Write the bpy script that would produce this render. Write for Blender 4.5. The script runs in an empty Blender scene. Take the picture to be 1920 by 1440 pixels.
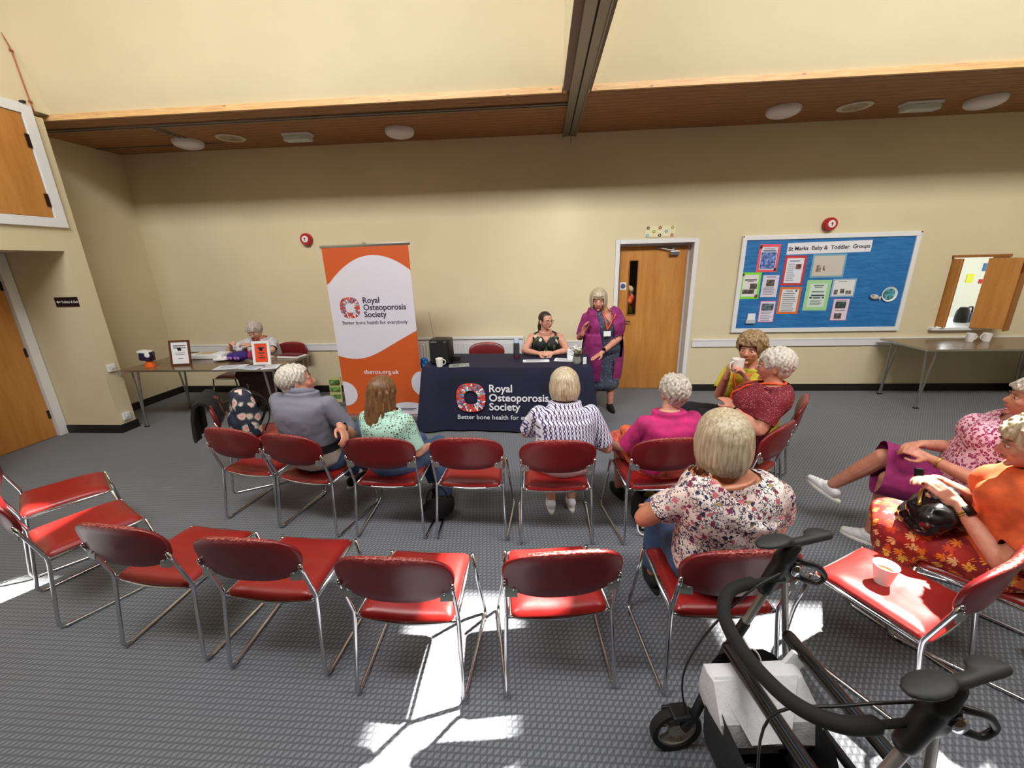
import bpy, bmesh, math, random
from mathutils import Vector, Matrix, noise
R = math.radians
SC = bpy.context.scene
COL = SC.collection
random.seed(7)

# ------------------------------------------------------------------ camera
CAM_H = 1.85
_yaw, _pit, _rol = -0.0770, 0.2930, -0.0257
def _cam_axes():
    cy, sy = math.cos(_yaw), math.sin(_yaw); cp, sp = math.cos(_pit), math.sin(_pit)
    f = Vector((sy*cp, cy*cp, -sp)); r = Vector((cy, -sy, 0)); u = r.cross(f)
    cr, sr = math.cos(_rol), math.sin(_rol)
    return r*cr + u*sr, u*cr - r*sr, f
_r, _u, _f = _cam_axes()
cd = bpy.data.cameras.new('camera'); cam = bpy.data.objects.new('camera', cd); COL.objects.link(cam)
cd.sensor_width = 36.0; cd.sensor_fit = 'HORIZONTAL'; cd.lens = 36.0*770.0/1920.0
cd.clip_start = 0.05; cd.clip_end = 100
cam.matrix_world = Matrix(((_r.x, _u.x, -_f.x, 0), (_r.y, _u.y, -_f.y, 0), (_r.z, _u.z, -_f.z, CAM_H), (0, 0, 0, 1)))
SC.camera = cam

# ------------------------------------------------------------------ world, sun, daylight
w = bpy.data.worlds.new('world'); SC.world = w; w.use_nodes = True
bg = w.node_tree.nodes['Background']; bg.inputs[0].default_value = (0.62, 0.78, 1.0, 1); bg.inputs[1].default_value = 3.0
SUN = Vector((0.431, 0.290, 0.855)).normalized()
sd = bpy.data.lights.new('sun', 'SUN'); sd.energy = 46.0; sd.angle = R(0.9); sd.color = (1.0, 0.95, 0.86)
so = bpy.data.objects.new('sun', sd); COL.objects.link(so)
so.rotation_euler = SUN.to_track_quat('Z', 'Y').to_euler(); so.location = (6, 5, 9)
def area(name, loc, size, energy, color=(1, 1, 1), direction=(0, 0, -1), spread=180):
    ld = bpy.data.lights.new(name, 'AREA'); ld.shape = 'RECTANGLE'; ld.size, ld.size_y = size
    ld.energy = energy; ld.color = color; ld.spread = R(spread)
    o = bpy.data.objects.new(name, ld); COL.objects.link(o); o.location = loc
    o.rotation_euler = Vector(direction).to_track_quat('-Z', 'Y').to_euler()
    return o
CEIL = 5.2; TOP = 6.3
area('roof_daylight_west', (-2.15, 0.23, 5.72), (3.7, 0.9), 320, (1.0, 0.985, 0.96), (0, .8, -.6))  # area lamps stand in for daylight through unseen roof glazing
area('roof_daylight_east', (3.3, 0.23, 5.72), (4.6, 0.9), 345, (1.0, 0.985, 0.96), (0, .8, -.6))
area('kitchen_daylight', (6.6, 8.35, 1.8), (2.2, 1.3), 75, (0.9, 0.95, 1.0), (0, -1, -0.1))
vs = SC.view_settings
vs.view_transform = 'Standard'; vs.look = 'None'; vs.gamma = 1.0; vs.use_curve_mapping = False
vs.exposure = 0.0

# ------------------------------------------------------------------ materials
MATS = {}
def S(c):
    """sRGB 0-255 to linear"""
    def f(x):
        x = x/255.0
        return x/12.92 if x <= 0.04045 else ((x+0.055)/1.055)**2.4
    return (f(c[0]), f(c[1]), f(c[2]), 1.0)
class N:
    def __init__(s, name, rough=0.6, metal=0.0, color=(200, 200, 200)):
        s.m = bpy.data.materials.new(name); s.m.use_nodes = True
        s.t = s.m.node_tree; s.b = s.t.nodes['Principled BSDF']
        s.b.inputs['Base Color'].default_value = S(color); s.b.inputs['Roughness'].default_value = rough
        s.b.inputs['Metallic'].default_value = metal
        MATS[name] = s.m
    def n(s, typ, **kw):
        o = s.t.nodes.new('ShaderNode'+typ)
        for k, v in kw.items():
            if k == 'ins':
                for i, x in v.items():
                    if hasattr(x, 'is_linked') or isinstance(x, bpy.types.NodeSocket): s.t.links.new(x, o.inputs[i])
                    else: o.inputs[i].default_value = x
            else: setattr(o, k, v)
        return o
    def coord(s, scale=(1, 1, 1), rot=(0, 0, 0), loc=(0, 0, 0)):
        tc = s.n('TexCoord'); mp = s.n('Mapping', ins={0: tc.outputs['Object'], 'Location': loc, 'Rotation': rot, 'Scale': scale})
        return mp.outputs[0]
    def noise(s, v, scale, detail=3, rough=0.5):
        return s.n('TexNoise', ins={'Vector': v, 'Scale': scale, 'Detail': detail, 'Roughness': rough}).outputs['Fac']
    def voro(s, v, scale, feature='F1', out='Distance', rnd=1.0):
        return s.n('TexVoronoi', feature=feature, ins={'Vector': v, 'Scale': scale, 'Randomness': rnd}).outputs[out]
    def ramp(s, fac, stops, interp='LINEAR'):
        r = s.n('ValToRGB', ins={0: fac}); r.color_ramp.interpolation = interp
        el = r.color_ramp.elements
        while len(el) < len(stops): el.new(0.5)
        for e, (p, c) in zip(el, stops): e.position = p; e.color = S(c) if isinstance(c, tuple) else (c, c, c, 1)
        return r.outputs[0]
    def math(s, op, a, b=0.0, c=None):
        d = {0: a, 1: b}
        if c is not None: d[2] = c
        return s.n('Math', operation=op, ins=d).outputs[0]
    def mix(s, fac, a, b):
        o = s.n('Mix', data_type='RGBA')
        for i, x in ((0, fac), (6, a), (7, b)):
            if isinstance(x, bpy.types.NodeSocket): s.t.links.new(x, o.inputs[i])
            elif i == 0: o.inputs[0].default_value = x
            else: o.inputs[i].default_value = S(x)
        return o.outputs[2]
    def base(s, sock): s.t.links.new(sock, s.b.inputs['Base Color']); return s
    def rough(s, sock): s.t.links.new(sock, s.b.inputs['Roughness']); return s
    def bump(s, h, strength=0.3, dist=0.01):
        b = s.n('Bump', ins={'Strength': strength, 'Distance': dist, 'Height': h}); s.t.links.new(b.outputs[0], s.b.inputs['Normal']); return s
    def set(s, **kw):
        for k, v in kw.items(): s.b.inputs[k.replace('_', ' ')].default_value = v
        return s
def plain(name, color, rough=0.6, metal=0.0, **kw):
    if name in MATS: return MATS[name]
    n = N(name, rough, metal, color); n.set(**kw); return n.m
def fabric(name, color, scale=400, rough=0.85, var=0.10):
    if name in MATS: return MATS[name]
    n = N(name, rough, 0, color); v = n.coord()
    f = n.noise(v, 14, 4)
    dk = tuple(int(x*(1-var*1.6)) for x in color); lt = tuple(min(255, int(x*(1+var))) for x in color)
    n.base(n.ramp(f, [(0.3, dk), (0.7, lt)])); n.bump(n.noise(v, scale, 2), 0.25, 0.002)
    return n.m
def wood(name, c1, c2, axis=(1, 1, 1), scale=6, rough=0.4, bump=0.05):
    if name in MATS: return MATS[name]
    n = N(name, rough); v = n.coord(scale=axis)
    f = n.noise(v, scale, 6, 0.6); g = n.noise(v, scale*9, 3, 0.6)
    m = n.math('ADD', n.math('MULTIPLY', f, 0.7), n.math('MULTIPLY', g, 0.3))
    n.base(n.ramp(m, [(0.32, c1), (0.68, c2)])); n.bump(g, bump, 0.005)
    return n.m

def build_mats():
    n = N('cream_paint', 0.7); v = n.coord()
    n.base(n.ramp(n.noise(v, 1.2, 3), [(0.3, (212, 199, 164)), (0.7, (218, 205, 170))]))
    n.bump(n.noise(v, 90, 4, 0.7), 0.12, 0.004)
    n = N('carpet_grey', 0.92); v = n.coord()
    # woven loop-pile squares about 26 mm across, each loop a slanted dash
    sx = n.n('SeparateXYZ', ins={0: v})
    row = n.math('FLOOR', n.math('MULTIPLY', sx.outputs[1], 38.0))
    fx = n.math('FRACT', n.math('ADD', n.math('MULTIPLY', sx.outputs[0], 38.0), n.math('MULTIPLY', row, 0.13)))
    fy = n.math('FRACT', n.math('MULTIPLY', sx.outputs[1], 38.0))
    dx = n.math('ABSOLUTE', n.math('SUBTRACT', fx, 0.5)); dy = n.math('ABSOLUTE', n.math('SUBTRACT', fy, 0.5))
    edge = n.math('MAXIMUM', dx, dy)
    cell = n.ramp(edge, [(0.28, 1.0), (0.48, 0.45)])
    diag = n.math('ABSOLUTE', n.math('SUBTRACT', fx, fy))
    dd = n.ramp(diag, [(0.05, 1.0), (0.32, 0.25)])
    hgt = n.math('MULTIPLY', cell, n.math('ADD', n.math('MULTIPLY', dd, 0.55), 0.45))
    big = n.noise(v, 0.9, 3)
    c = n.ramp(n.math('ADD', n.math('MULTIPLY', hgt, 0.72), n.math('MULTIPLY', big, 0.24)), [(0.2, (64, 66, 71)), (0.5, (91, 94, 100)), (0.95, (128, 131, 137))])
    n.base(c); n.bump(hgt, 0.5, 0.004)
    n.set(Sheen_Weight=0.2)
    # soffit pine boards, running along X
    n = N('pine_boards', 0.5); v = n.coord(scale=(1, 1, 1))
    sx = n.n('SeparateXYZ', ins={0: v})
    fr = n.math('FRACT', n.math('MULTIPLY', sx.outputs[1], 10.5)); gap = n.math('LESS_THAN', fr, 0.07)
    v2 = n.coord(scale=(0.8, 14, 14)); g = n.noise(v2, 4, 5, 0.6)
    kn = n.voro(n.coord(scale=(1.7, 9, 9)), 1.6); k = n.ramp(kn, [(0.0, 1.0), (0.22, 0.0)])
    c = n.ramp(g, [(0.3, (128, 82, 48)), (0.7, (176, 122, 76))])
    c = n.mix(k, c, (78, 44, 22)); c = n.mix(gap, c, (38, 20, 12)); n.base(c)
    n.bump(n.math('SUBTRACT', 1.0, gap), 0.4, 0.004)
    n = N('pine_edge', 0.45); g = n.noise(n.coord(scale=(1.2, 20, 20)), 4, 5, 0.6)
    kn = n.ramp(n.voro(n.coord(scale=(3, 9, 9)), 1.5), [(0.0, 1.0), (0.13, 0.0)])
    c = n.ramp(g, [(0.3, (196, 148, 92)), (0.7, (226, 186, 130))]); n.base(n.mix(kn, c, (120, 66, 34)))
    wood('oak_door', (176, 114, 48), (202, 142, 72), (7, 7, 0.7), 2.4, 0.42)
    wood('oak_dark', (138, 84, 36), (164, 106, 52), (7, 7, 0.7), 2.4, 0.45)
    wood('walnut_top', (98, 78, 58), (124, 100, 74), (0.8, 6, 6), 3, 0.22)
    wood('frame_wood', (84, 44, 26), (104, 58, 34), (6, 1, 6), 5, 0.4)
    plain('white_gloss', (228, 229, 230), 0.35); plain('white_paint', (224, 224, 224), 0.45)
    plain('track_metal', (140, 134, 126), 0.4, 0.7); plain('dark_slot', (18, 16, 15), 0.8)
    plain('beam_board', (132, 112, 96), 0.6)
    plain('skirting_black', (30, 25, 24), 0.45); plain('radiator_white', (222, 224, 222), 0.35)
    plain('opal', (226, 222, 226), 0.3, Transmission_Weight=0.0); plain('vent_cream', (206, 196, 176), 0.5)
    plain('chrome', (205, 205, 208), 0.16, 1.0); plain('steel_leg', (170, 170, 168), 0.3, 0.9)
    plain('bracket_grey', (128, 130, 128), 0.4, 0.6); plain('black_plastic', (18, 18, 19), 0.42)
    plain('black_matte', (12, 12, 13), 0.8); plain('alarm_red', (176, 26, 30), 0.3)
    plain('white_paper', (232, 234, 238), 0.7); plain('ceramic', (236, 234, 230), 0.15)
    plain('brass_dark', (58, 34, 24), 0.4, 0.5)
    n = N('glass_pane', 0.05); mx = n.n('MixShader'); tr = n.n('BsdfTransparent'); gl = n.n('BsdfGlossy', ins={'Roughness': 0.03})
    n.t.links.new(tr.outputs[0], mx.inputs[1]); n.t.links.new(gl.outputs[0], mx.inputs[2]); mx.inputs[0].default_value = 0.08
    n.t.links.new(mx.outputs[0], n.t.nodes['Material Output'].inputs[0])
    # vinyl: seats bright red, back with a worn, rubbed top edge
    n = N('red_vinyl', 0.3); v = n.coord(); n.base(n.ramp(n.noise(v, 3, 3), [(0.3, (130, 25, 24)), (0.7, (146, 32, 29))]))
    n.bump(n.noise(v, 160, 3), 0.08, 0.002); n.rough(n.ramp(n.noise(v, 9, 3), [(0.3, 0.27), (0.7, 0.38)]))
    n = N('maroon_vinyl', 0.36); v = n.coord(); sx = n.n('SeparateXYZ', ins={0: v})
    c = n.ramp(n.noise(v, 3, 3), [(0.3, (98, 13, 17)), (0.7, (114, 18, 22))])
    top = n.ramp(sx.outputs[2], [(0.772, 0.0), (0.792, 1.0)])
    spk = n.ramp(n.noise(n.coord(scale=(1, 1, 2)), 90, 4, 0.7), [(0.46, 0.0), (0.60, 1.0)])
    n.base(n.mix(n.math('MULTIPLY', n.math('MULTIPLY', top, spk), 0.7), c, (214, 120, 108)))
    n.bump(n.math('ADD', n.math('MULTIPLY', n.math('MULTIPLY', spk, top), 0.8), n.math('MULTIPLY', n.noise(v, 160, 3), 0.1)), 0.3, 0.003)
build_mats()
M = MATS

# ------------------------------------------------------------------ mesh helpers
class MB:
    def __init__(s): s.v = []; s.f = []
    def add(s, vs, fs):
        o = len(s.v); s.v += [tuple(x) for x in vs]; s.f += [tuple(i+o for i in f) for f in fs]; return s
    def box(s, c, size, rot=None, bev=0.0):
        x, y, z = [q/2 for q in size]
        if bev > 0:
            bm = bmesh.new(); bmesh.ops.create_cube(bm, size=1.0)
            for q in bm.verts: q.co = Vector((q.co.x*size[0], q.co.y*size[1], q.co.z*size[2]))
            bmesh.ops.bevel(bm, geom=bm.edges[:], offset=min(bev, min(size)*0.49), segments=2, profile=0.6, affect='EDGES')
            vs = [q.co.copy() for q in bm.verts]; bm.verts.index_update(); fs = [[q.index for q in f.verts] for f in bm.faces]; bm.free()
        else:
            vs = [Vector((a, b, d)) for a in (-x, x) for b in (-y, y) for d in (-z, z)]
            fs = [(0, 1, 3, 2), (4, 6, 7, 5), (0, 4, 5, 1), (2, 3, 7, 6), (0, 2, 6, 4), (1, 5, 7, 3)]
        if rot is not None: vs = [rot @ q for q in vs]
        c = Vector(c); return s.add([q+c for q in vs], fs)
    def bb(s, x0, x1, y0, y1, z0, z1, bev=0.0):
        return s.box(((x0+x1)/2, (y0+y1)/2, (z0+z1)/2), (abs(x1-x0), abs(y1-y0), abs(z1-z0)), None, bev)
    def tube(s, pts, r, seg=10, cap=True, flat=None, up=None, closed=False):
        pts = [Vector(p) for p in pts]; n = len(pts)
        rr = r if isinstance(r, (list, tuple)) else [r]*n
        T = []
        for i in range(n):
            if closed: t = pts[(i+1) % n]-pts[i-1]
            else: t = pts[min(i+1, n-1)]-pts[max(i-1, 0)]
            T.append(t.normalized() if t.length > 1e-9 else Vector((0, 0, 1)))
        a = Vector(up) if up is not None else (Vector((0, 0, 1)) if abs(T[0].z) < 0.9 else Vector((1, 0, 0)))
        vs = []; nb = None
        for i in range(n):
            if nb is None or up is not None: nb = (a - T[i]*a.dot(T[i])).normalized()
            else: nb = (nb - T[i]*nb.dot(T[i])).normalized()
            b = T[i].cross(nb); fx = flat if flat else 1.0
            for k in range(seg):
                an = 2*math.pi*k/seg
                vs.append(pts[i] + nb*math.cos(an)*rr[i]*fx + b*math.sin(an)*rr[i])
        fs = []
        for i in range(n if closed else n-1):
            for k in range(seg):
                k2 = (k+1) % seg; j = (i+1) % n
                fs.append((i*seg+k, i*seg+k2, j*seg+k2, j*seg+k))
        if cap and not closed:
            fs.append(tuple(range(seg))[::-1]); fs.append(tuple((n-1)*seg+k for k in range(seg)))
        return s.add(vs, fs)
    def ell(s, c, r, rot=None, nu=16, nv=10):
        c = Vector(c); r = (r, r, r) if isinstance(r, (int, float)) else r
        vs = []; fs = []
        for i in range(1, nv):
            th = math.pi*i/nv
            for j in range(nu):
                ph = 2*math.pi*j/nu; p = Vector((r[0]*math.sin(th)*math.cos(ph), r[1]*math.sin(th)*math.sin(ph), r[2]*math.cos(th)))
                vs.append((rot @ p if rot is not None else p)+c)
        tp = Vector((0, 0, r[2])); bt = Vector((0, 0, -r[2]))
        if rot is not None: tp = rot @ tp; bt = rot @ bt
        a = len(vs); vs += [tp+c, bt+c]
        for i in range(nv-2):
            for j in range(nu):
                k = (j+1) % nu; fs.append((i*nu+j, (i+1)*nu+j, (i+1)*nu+k, i*nu+k))
        for j in range(nu):
            k = (j+1) % nu; fs.append((a, j, k)); fs.append((a+1, (nv-2)*nu+k, (nv-2)*nu+j))
        return s.add(vs, fs)
    def cap(s, p0, r0, p1, r1, seg=12):
        """capsule with two radii"""
        p0 = Vector(p0); p1 = Vector(p1); d = p1-p0
        if d.length < 1e-6: return s.ell(p0, r0)
        t = d.normalized(); pts = []; rr = []
        for a in (85, 60, 35, 15): pts.append(p0 - t*r0*math.sin(R(a))); rr.append(r0*math.cos(R(a)))
        for k in range(5): pts.append(p0+d*k/4); rr.append(r0+(r1-r0)*k/4)
        for a in (15, 35, 60, 85): pts.append(p1 + t*r1*math.sin(R(a))); rr.append(r1*math.cos(R(a)))
        return s.tube(pts, rr, seg)
    def loft(s, rings, cap=True):
        n = len(rings[0]); vs = [p for r in rings for p in r]; fs = []
        for i in range(len(rings)-1):
            for k in range(n):
                k2 = (k+1) % n; fs.append((i*n+k, i*n+k2, (i+1)*n+k2, (i+1)*n+k))
        if cap: fs.append(tuple(range(n))[::-1]); fs.append(tuple((len(rings)-1)*n+k for k in range(n)))
        return s.add(vs, fs)
    def lathe(s, prof, c=(0, 0, 0), seg=28, rot=None):
        c = Vector(c); rings = []
        for r, z in prof:
            ring = [Vector((r*math.cos(2*math.pi*k/seg), r*math.sin(2*math.pi*k/seg), z)) for k in range(seg)]
            rings.append([(rot @ p if rot is not None else p)+c for p in ring])
        return s.loft(rings, cap=False)
    def prism(s, outline, depth, mtx=None):
        """outline (x,z) polygon extruded along y by depth, transformed by mtx"""
        n = len(outline); vs = [Vector((x, 0, z)) for x, z in outline]+[Vector((x, depth, z)) for x, z in outline]
        if mtx is not None: vs = [mtx @ q for q in vs]
        fs = [tuple(range(n)), tuple(range(2*n-1, n-1, -1))]+[(i, i+n, (i+1) % n+n, (i+1) % n) for i in range(n)]
        return s.add(vs, fs)
    def build(s, name, mat, parent=None, smooth=False, matrix=None):
        me = bpy.data.meshes.new(name); me.from_pydata(s.v, [], s.f); me.validate(); me.update()
        bm = bmesh.new(); bm.from_mesh(me); bmesh.ops.recalc_face_normals(bm, faces=bm.faces[:]); bm.to_mesh(me); bm.free()
        return link(name, me, mat, parent, smooth)
def link(name, me, mat, parent=None, smooth=False):
    o = bpy.data.objects.new(name, me); COL.objects.link(o)
    if isinstance(mat, str): mat = MATS[mat]
    me.materials.clear(); me.materials.append(mat)
    if smooth: smooth_me(me, 180 if smooth is True else smooth)
    if parent: o.parent = parent
    return o
def smooth_me(me, ang):
    for p in me.polygons: p.use_smooth = True
    if ang < 180:
        bm = bmesh.new(); bm.from_mesh(me); a = R(ang)
        for e in bm.edges:
            if len(e.link_faces) == 2 and e.calc_face_angle(0) > a: e.smooth = False
        bm.to_mesh(me); bm.free()
def tag(o, label=None, cat=None, group=None, kind=None):
    if label: o['label'] = label
    if cat: o['category'] = cat
    if group: o['group'] = group
    if kind: o['kind'] = kind
    return o
def thing(name, label, cat, loc=(0, 0, 0), rz=0.0, group=None):
    o = bpy.data.objects.new(name, None); COL.objects.link(o); o.empty_display_size = 0.1
    o.location = loc; o.rotation_euler = (0, 0, rz); return tag(o, label, cat, group)
def struct(o): o['kind'] = 'structure'; return o
def copy_tree(o, parent=None):
    c = o.copy(); COL.objects.link(c)
    if parent: c.parent = parent
    for ch in list(o.children): copy_tree(ch, c)
    return c
def fillet(pts, r, n=5, closed=False):
    pts = [Vector(p) for p in pts]; out = []; m = len(pts)
    for i, p in enumerate(pts):
        if not closed and i in (0, m-1): out.append(p); continue
        a = (pts[i-1]-p); b = (pts[(i+1) % m]-p); rr = min(r, a.length*0.45, b.length*0.45)
        p0 = p+a.normalized()*rr; p1 = p+b.normalized()*rr
        for k in range(n+1):
            t = k/n; out.append(p0*(1-t)**2+p*2*t*(1-t)+p1*t*t)
    return out
def bezier(p0, p1, p2, p3, n=12):
    p0, p1, p2, p3 = map(Vector, (p0, p1, p2, p3))
    return [p0*(1-t)**3+p1*3*t*(1-t)**2+p2*3*t*t*(1-t)+p3*t**3 for t in [k/n for k in range(n+1)]]
def catmull(pts, n=6):
    pts = [Vector(p) for p in pts]; P = [pts[0]*2-pts[1]]+pts+[pts[-1]*2-pts[-2]]; out = []
    for i in range(1, len(P)-2):
        for k in range(n):
            t = k/n; a, b, c, d = P[i-1:i+3]
            out.append(0.5*((2*b)+(c-a)*t+(2*a-5*b+4*c-d)*t*t+(3*b-a-3*c+d)*t**3))
    return out+[pts[-1]]
def text(name, s, size, mtx, mat, parent=None, align='LEFT', ext=0.0008, bold=0.0, spacing=1.0):
    """raised lettering; text lies in local XZ plane facing -Y, mtx places it"""
    cu = bpy.data.curves.new(name, 'FONT'); cu.body = s; cu.size = size; cu.align_x = align; cu.extrude = ext
    cu.offset = bold; cu.space_character = spacing; cu.resolution_u = 3
    t = bpy.data.objects.new(name, cu); COL.objects.link(t); bpy.context.view_layer.update()
    me = bpy.data.meshes.new_from_object(t.evaluated_get(bpy.context.evaluated_depsgraph_get()))
    bpy.data.objects.remove(t); bpy.data.curves.remove(cu)
    me.transform(mtx @ Matrix.Rotation(R(90), 4, 'X')); me.name = name
    return link(name, me, mat, parent)
def blob(name, mb, voxel, it=4, fac=0.5, cut=None, noise_amp=0.0, noise_scale=8.0, thick=0.0):
    """fuse overlapping primitives into one continuous smooth skin"""
    me = bpy.data.meshes.new(name); me.from_pydata(mb.v, [], mb.f); me.update()
    bm = bmesh.new(); bm.from_mesh(me)
    if len(bm.faces): bmesh.ops.recalc_face_normals(bm, faces=bm.faces[:])
    bm.to_mesh(me); bm.free()
    o = bpy.data.objects.new(name, me); COL.objects.link(o)
    m = o.modifiers.new('r', 'REMESH'); m.mode = 'VOXEL'; m.voxel_size = voxel
    if it: q = o.modifiers.new('s', 'SMOOTH'); q.iterations = it; q.factor = fac
    bpy.context.view_layer.update()
    out = bpy.data.meshes.new_from_object(o.evaluated_get(bpy.context.evaluated_depsgraph_get()))
    bpy.data.objects.remove(o); bpy.data.meshes.remove(me); out.name = name
    if noise_amp:
        nr = [v.normal.copy() for v in out.vertices]
        for v, nn in zip(out.vertices, nr):
            p = v.co*noise_scale; v.co += nn*noise_amp*(noise.noise(p)+0.5*noise.noise(p*2.3))
    if cut:
        bm = bmesh.new(); bm.from_mesh(out)
        bmesh.ops.delete(bm, geom=[f for f in bm.faces if cut(f.calc_center_median())], context='FACES')
        loose = [v for v in bm.verts if not v.link_faces]; bmesh.ops.delete(bm, geom=loose, context='VERTS')
        for _ in range(7):
            new = {}
            for v in bm.verts:
                if v.is_boundary:
                    nb = [e.other_vert(v) for e in v.link_edges if e.is_boundary]
                    if len(nb) == 2: new[v] = v.co*.4+(nb[0].co+nb[1].co)*.3
            for v, c in new.items(): v.co = c
        for _ in range(2):
            new = {}
            for v in bm.verts:
                if not v.is_boundary and any(e.other_vert(v).is_boundary for e in v.link_edges):
                    nb = [e.other_vert(v).co for e in v.link_edges]; new[v] = v.co*.4+sum(nb, Vector())/len(nb)*.6
            for v, c in new.items(): v.co = c
        bm.to_mesh(out); bm.free()
    return out
def TR(loc, rz=0.0, rx=0.0, ry=0.0):
    return Matrix.Translation(Vector(loc)) @ Matrix.Rotation(rz, 4, 'Z') @ Matrix.Rotation(ry, 4, 'Y') @ Matrix.Rotation(rx, 4, 'X')

# ================================================================== the room
D = 5.75; SOF = 3.32; LX = -4.97; RX = 6.35; FY = -3.0
def slab(name, mat, *boxes):
    m = MB()
    for b in boxes: m.bb(*b)
    return struct(m.build(name, mat))
fl = slab('floor', 'carpet_grey', (-7.2, RX+.1, FY-.1, D+.1, -.12, 0.0))
# back wall with door opening and hatch opening
DX0, DX1, DZ = 0.965, 2.02, 2.07
HX0, HX1, HZ0, HZ1 = 5.13, 5.78, 0.87, 1.76
slab('wall_back', 'cream_paint', (-5.75, DX0, D, D+.16, 0, SOF), (DX0, DX1, D, D+.16, DZ, SOF), (DX1, HX0, D, D+.16, 0, SOF),
     (HX0, HX1, D, D+.16, 0, HZ0), (HX0, HX1, D, D+.16, HZ1, SOF), (HX1, RX+.1, D, D+.16, 0, SOF))
# left wall: recess by the table at X=-5.6, door bay, main face at X=LX
slab('wall_left', 'cream_paint', (-5.75, -5.6, 4.36, D, 0, SOF),            # behind the side table
     (-5.75, LX, 4.17, 4.36, 0, SOF),                                      # pier between recess and door bay
     (-5.85, LX, 2.9, 4.17, 2.055, CEIL), (-5.85, LX, FY, 2.9, 0, TOP),     # above the door bay, and the run towards the viewer
     (-5.85, -5.75, 4.09, 4.17, 0, 2.055), (-5.75, LX, 4.17, 4.6, SOF+.05, CEIL))
slab('wall_right', 'cream_paint', (RX, RX+.12, FY, D, 0, TOP))
slab('wall_front', fabric('low_bounce_brown', (92, 74, 58), 60), (-5.85, RX, FY-.12, FY, 0, TOP))  # unseen wall, coloured dark brown to hold down bounced light
# timber soffit over the aisle and its pale front edge
slab('ceiling', 'pine_boards', (-5.75, RX, 4.47, D, SOF, SOF+.03))
m = MB(); m.bb(-5.6, .19, 4.435, 4.475, SOF+.002, SOF+.055); struct(m.build('trim_1', 'pine_edge'))
m = MB(); m.bb(.46, RX, 4.435, 4.475, SOF+.002, SOF+.055); struct(m.build('trim_2', 'pine_edge'))
# plastered slope above the soffit
def prism_x(name, mat, prof, x0, x1):
    m = MB(); n = len(prof); vs = [(x0, y, z) for y, z in prof]+[(x1, y, z) for y, z in prof]
    m.add(vs, [tuple(range(n))[::-1], tuple(range(n, 2*n))]+[(i, (i+1) % n, (i+1) % n+n, i+n) for i in range(n)])
    return struct(m.build(name, mat))
SY = lambda z: 4.46-(z-3.36)*0.381
prism_x('ceiling', 'cream_paint', [(SY(SOF+.035), SOF+.035), (SY(CEIL), CEIL), (SY(CEIL)+.2, CEIL), (SY(SOF+.035)+.2, SOF+.035)], LX, RX)
# flat top of the roof space with two clear roof windows letting the sun in
A0, A1, B0, B1, WY0, WY1 = 1.90, 4.35, -1.62, -0.33, 2.0, 3.72
AM0, AM1 = 2.58, 3.52
slab('ceiling', plain('ceiling_grey', (132, 131, 128), .8), (-5.85, RX, FY, WY0, TOP, TOP+.15), (-5.85, RX, WY0-.1, WY0-.051, CEIL, TOP), (-5.85, B0, WY0, 4.0, CEIL, CEIL+.15),
     (B1, A0, WY0, 4.0, CEIL, CEIL+.15), (A1, RX, WY0, 4.0, CEIL, CEIL+.15), (B0, B1, WY1, 4.0, CEIL, CEIL+.15), (A0, A1, WY1, 4.0, CEIL, CEIL+.15), (AM0, AM1, WY0, WY1, CEIL, CEIL+.15))
for i, (x0, x1, y0, y1) in enumerate(((A0, AM0, WY0, WY1), (AM1, A1, WY0, WY1), (B0, B1, WY0, WY1))):
    m = MB(); t = .05
    m.bb(x0-t, x1+t, y0-t, y0, CEIL-.02, CEIL+.17); m.bb(x0-t, x1+t, y1, y1+t, CEIL-.02, CEIL+.17)
    m.bb(x0-t, x0, y0, y1, CEIL-.02, CEIL+.17); m.bb(x1, x1+t, y0, y1, CEIL-.02, CEIL+.17)
    fr = struct(m.build('window_%d' % (i+1), 'white_gloss'))
    m = MB(); m.bb(x0, x1, y0, y1, CEIL+.10, CEIL+.106); m.build('pane', 'glass_pane' if i < 3 else 'opal', fr)
for i, cx in enumerate((-2.15, 3.3)):   # unseen opal panels, slanted to match the roof area lamps just in front
    rt = Matrix.Rotation(math.atan2(.8, -.6)-math.pi/2+R(0), 3, 'X'); rt = Vector((0, .8, -.6)).to_track_quat('Y', 'Z').to_matrix(); m = MB(); c = Vector((cx, .20, 5.74))
    for a, b, sx, sz in ((0, .52, (3.9, 4.8)[i], .06), (0, -.52, (3.9, 4.8)[i], .06), ((1.92, 2.37)[i], 0, .06, 1.1), (-(1.92, 2.37)[i], 0, .06, 1.1)): m.box(c+rt @ Vector((a, 0, b)), (sx, .06, sz), rt)
    fr = struct(m.build('window_%d' % (i+4), 'white_gloss')); m = MB(); m.box(c-Vector((0, .8, -.6))*.01, ((3.8, 4.7)[i], .01, 1.0), rt); m.build('pane', 'opal', fr)
# downstand beam with the sliding-partition track under it
m = MB(); m.bb(.20, .45, FY, 4.42, SOF+.012, CEIL); struct(m.build('trim_3', 'cream_paint'))
m = MB(); m.bb(.195, .455, FY, 4.36, SOF-.012, SOF+.012); struct(m.build('trim_4', 'beam_board'))
trk = MB()
for x in (.295, .385): trk.bb(x-.038, x+.038, FY, D, SOF-.03, SOF-.0125)
for x in (.262, .418): trk.bb(x-.005, x+.005, FY, D, SOF-.042, SOF-.0301)
tk = struct(trk.build('trim_5', 'track_metal'))
m = MB(); m.bb(.334, .346, FY, D-.01, SOF-.024, SOF-.0125); m.build('slot', 'dark_slot', tk)
m = MB(); m.tube([(.36, 5.7, SOF), (.36, 5.72, SOF-.12)], .004, 6); m.build('pull_cord', 'track_metal', tk)
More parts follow.
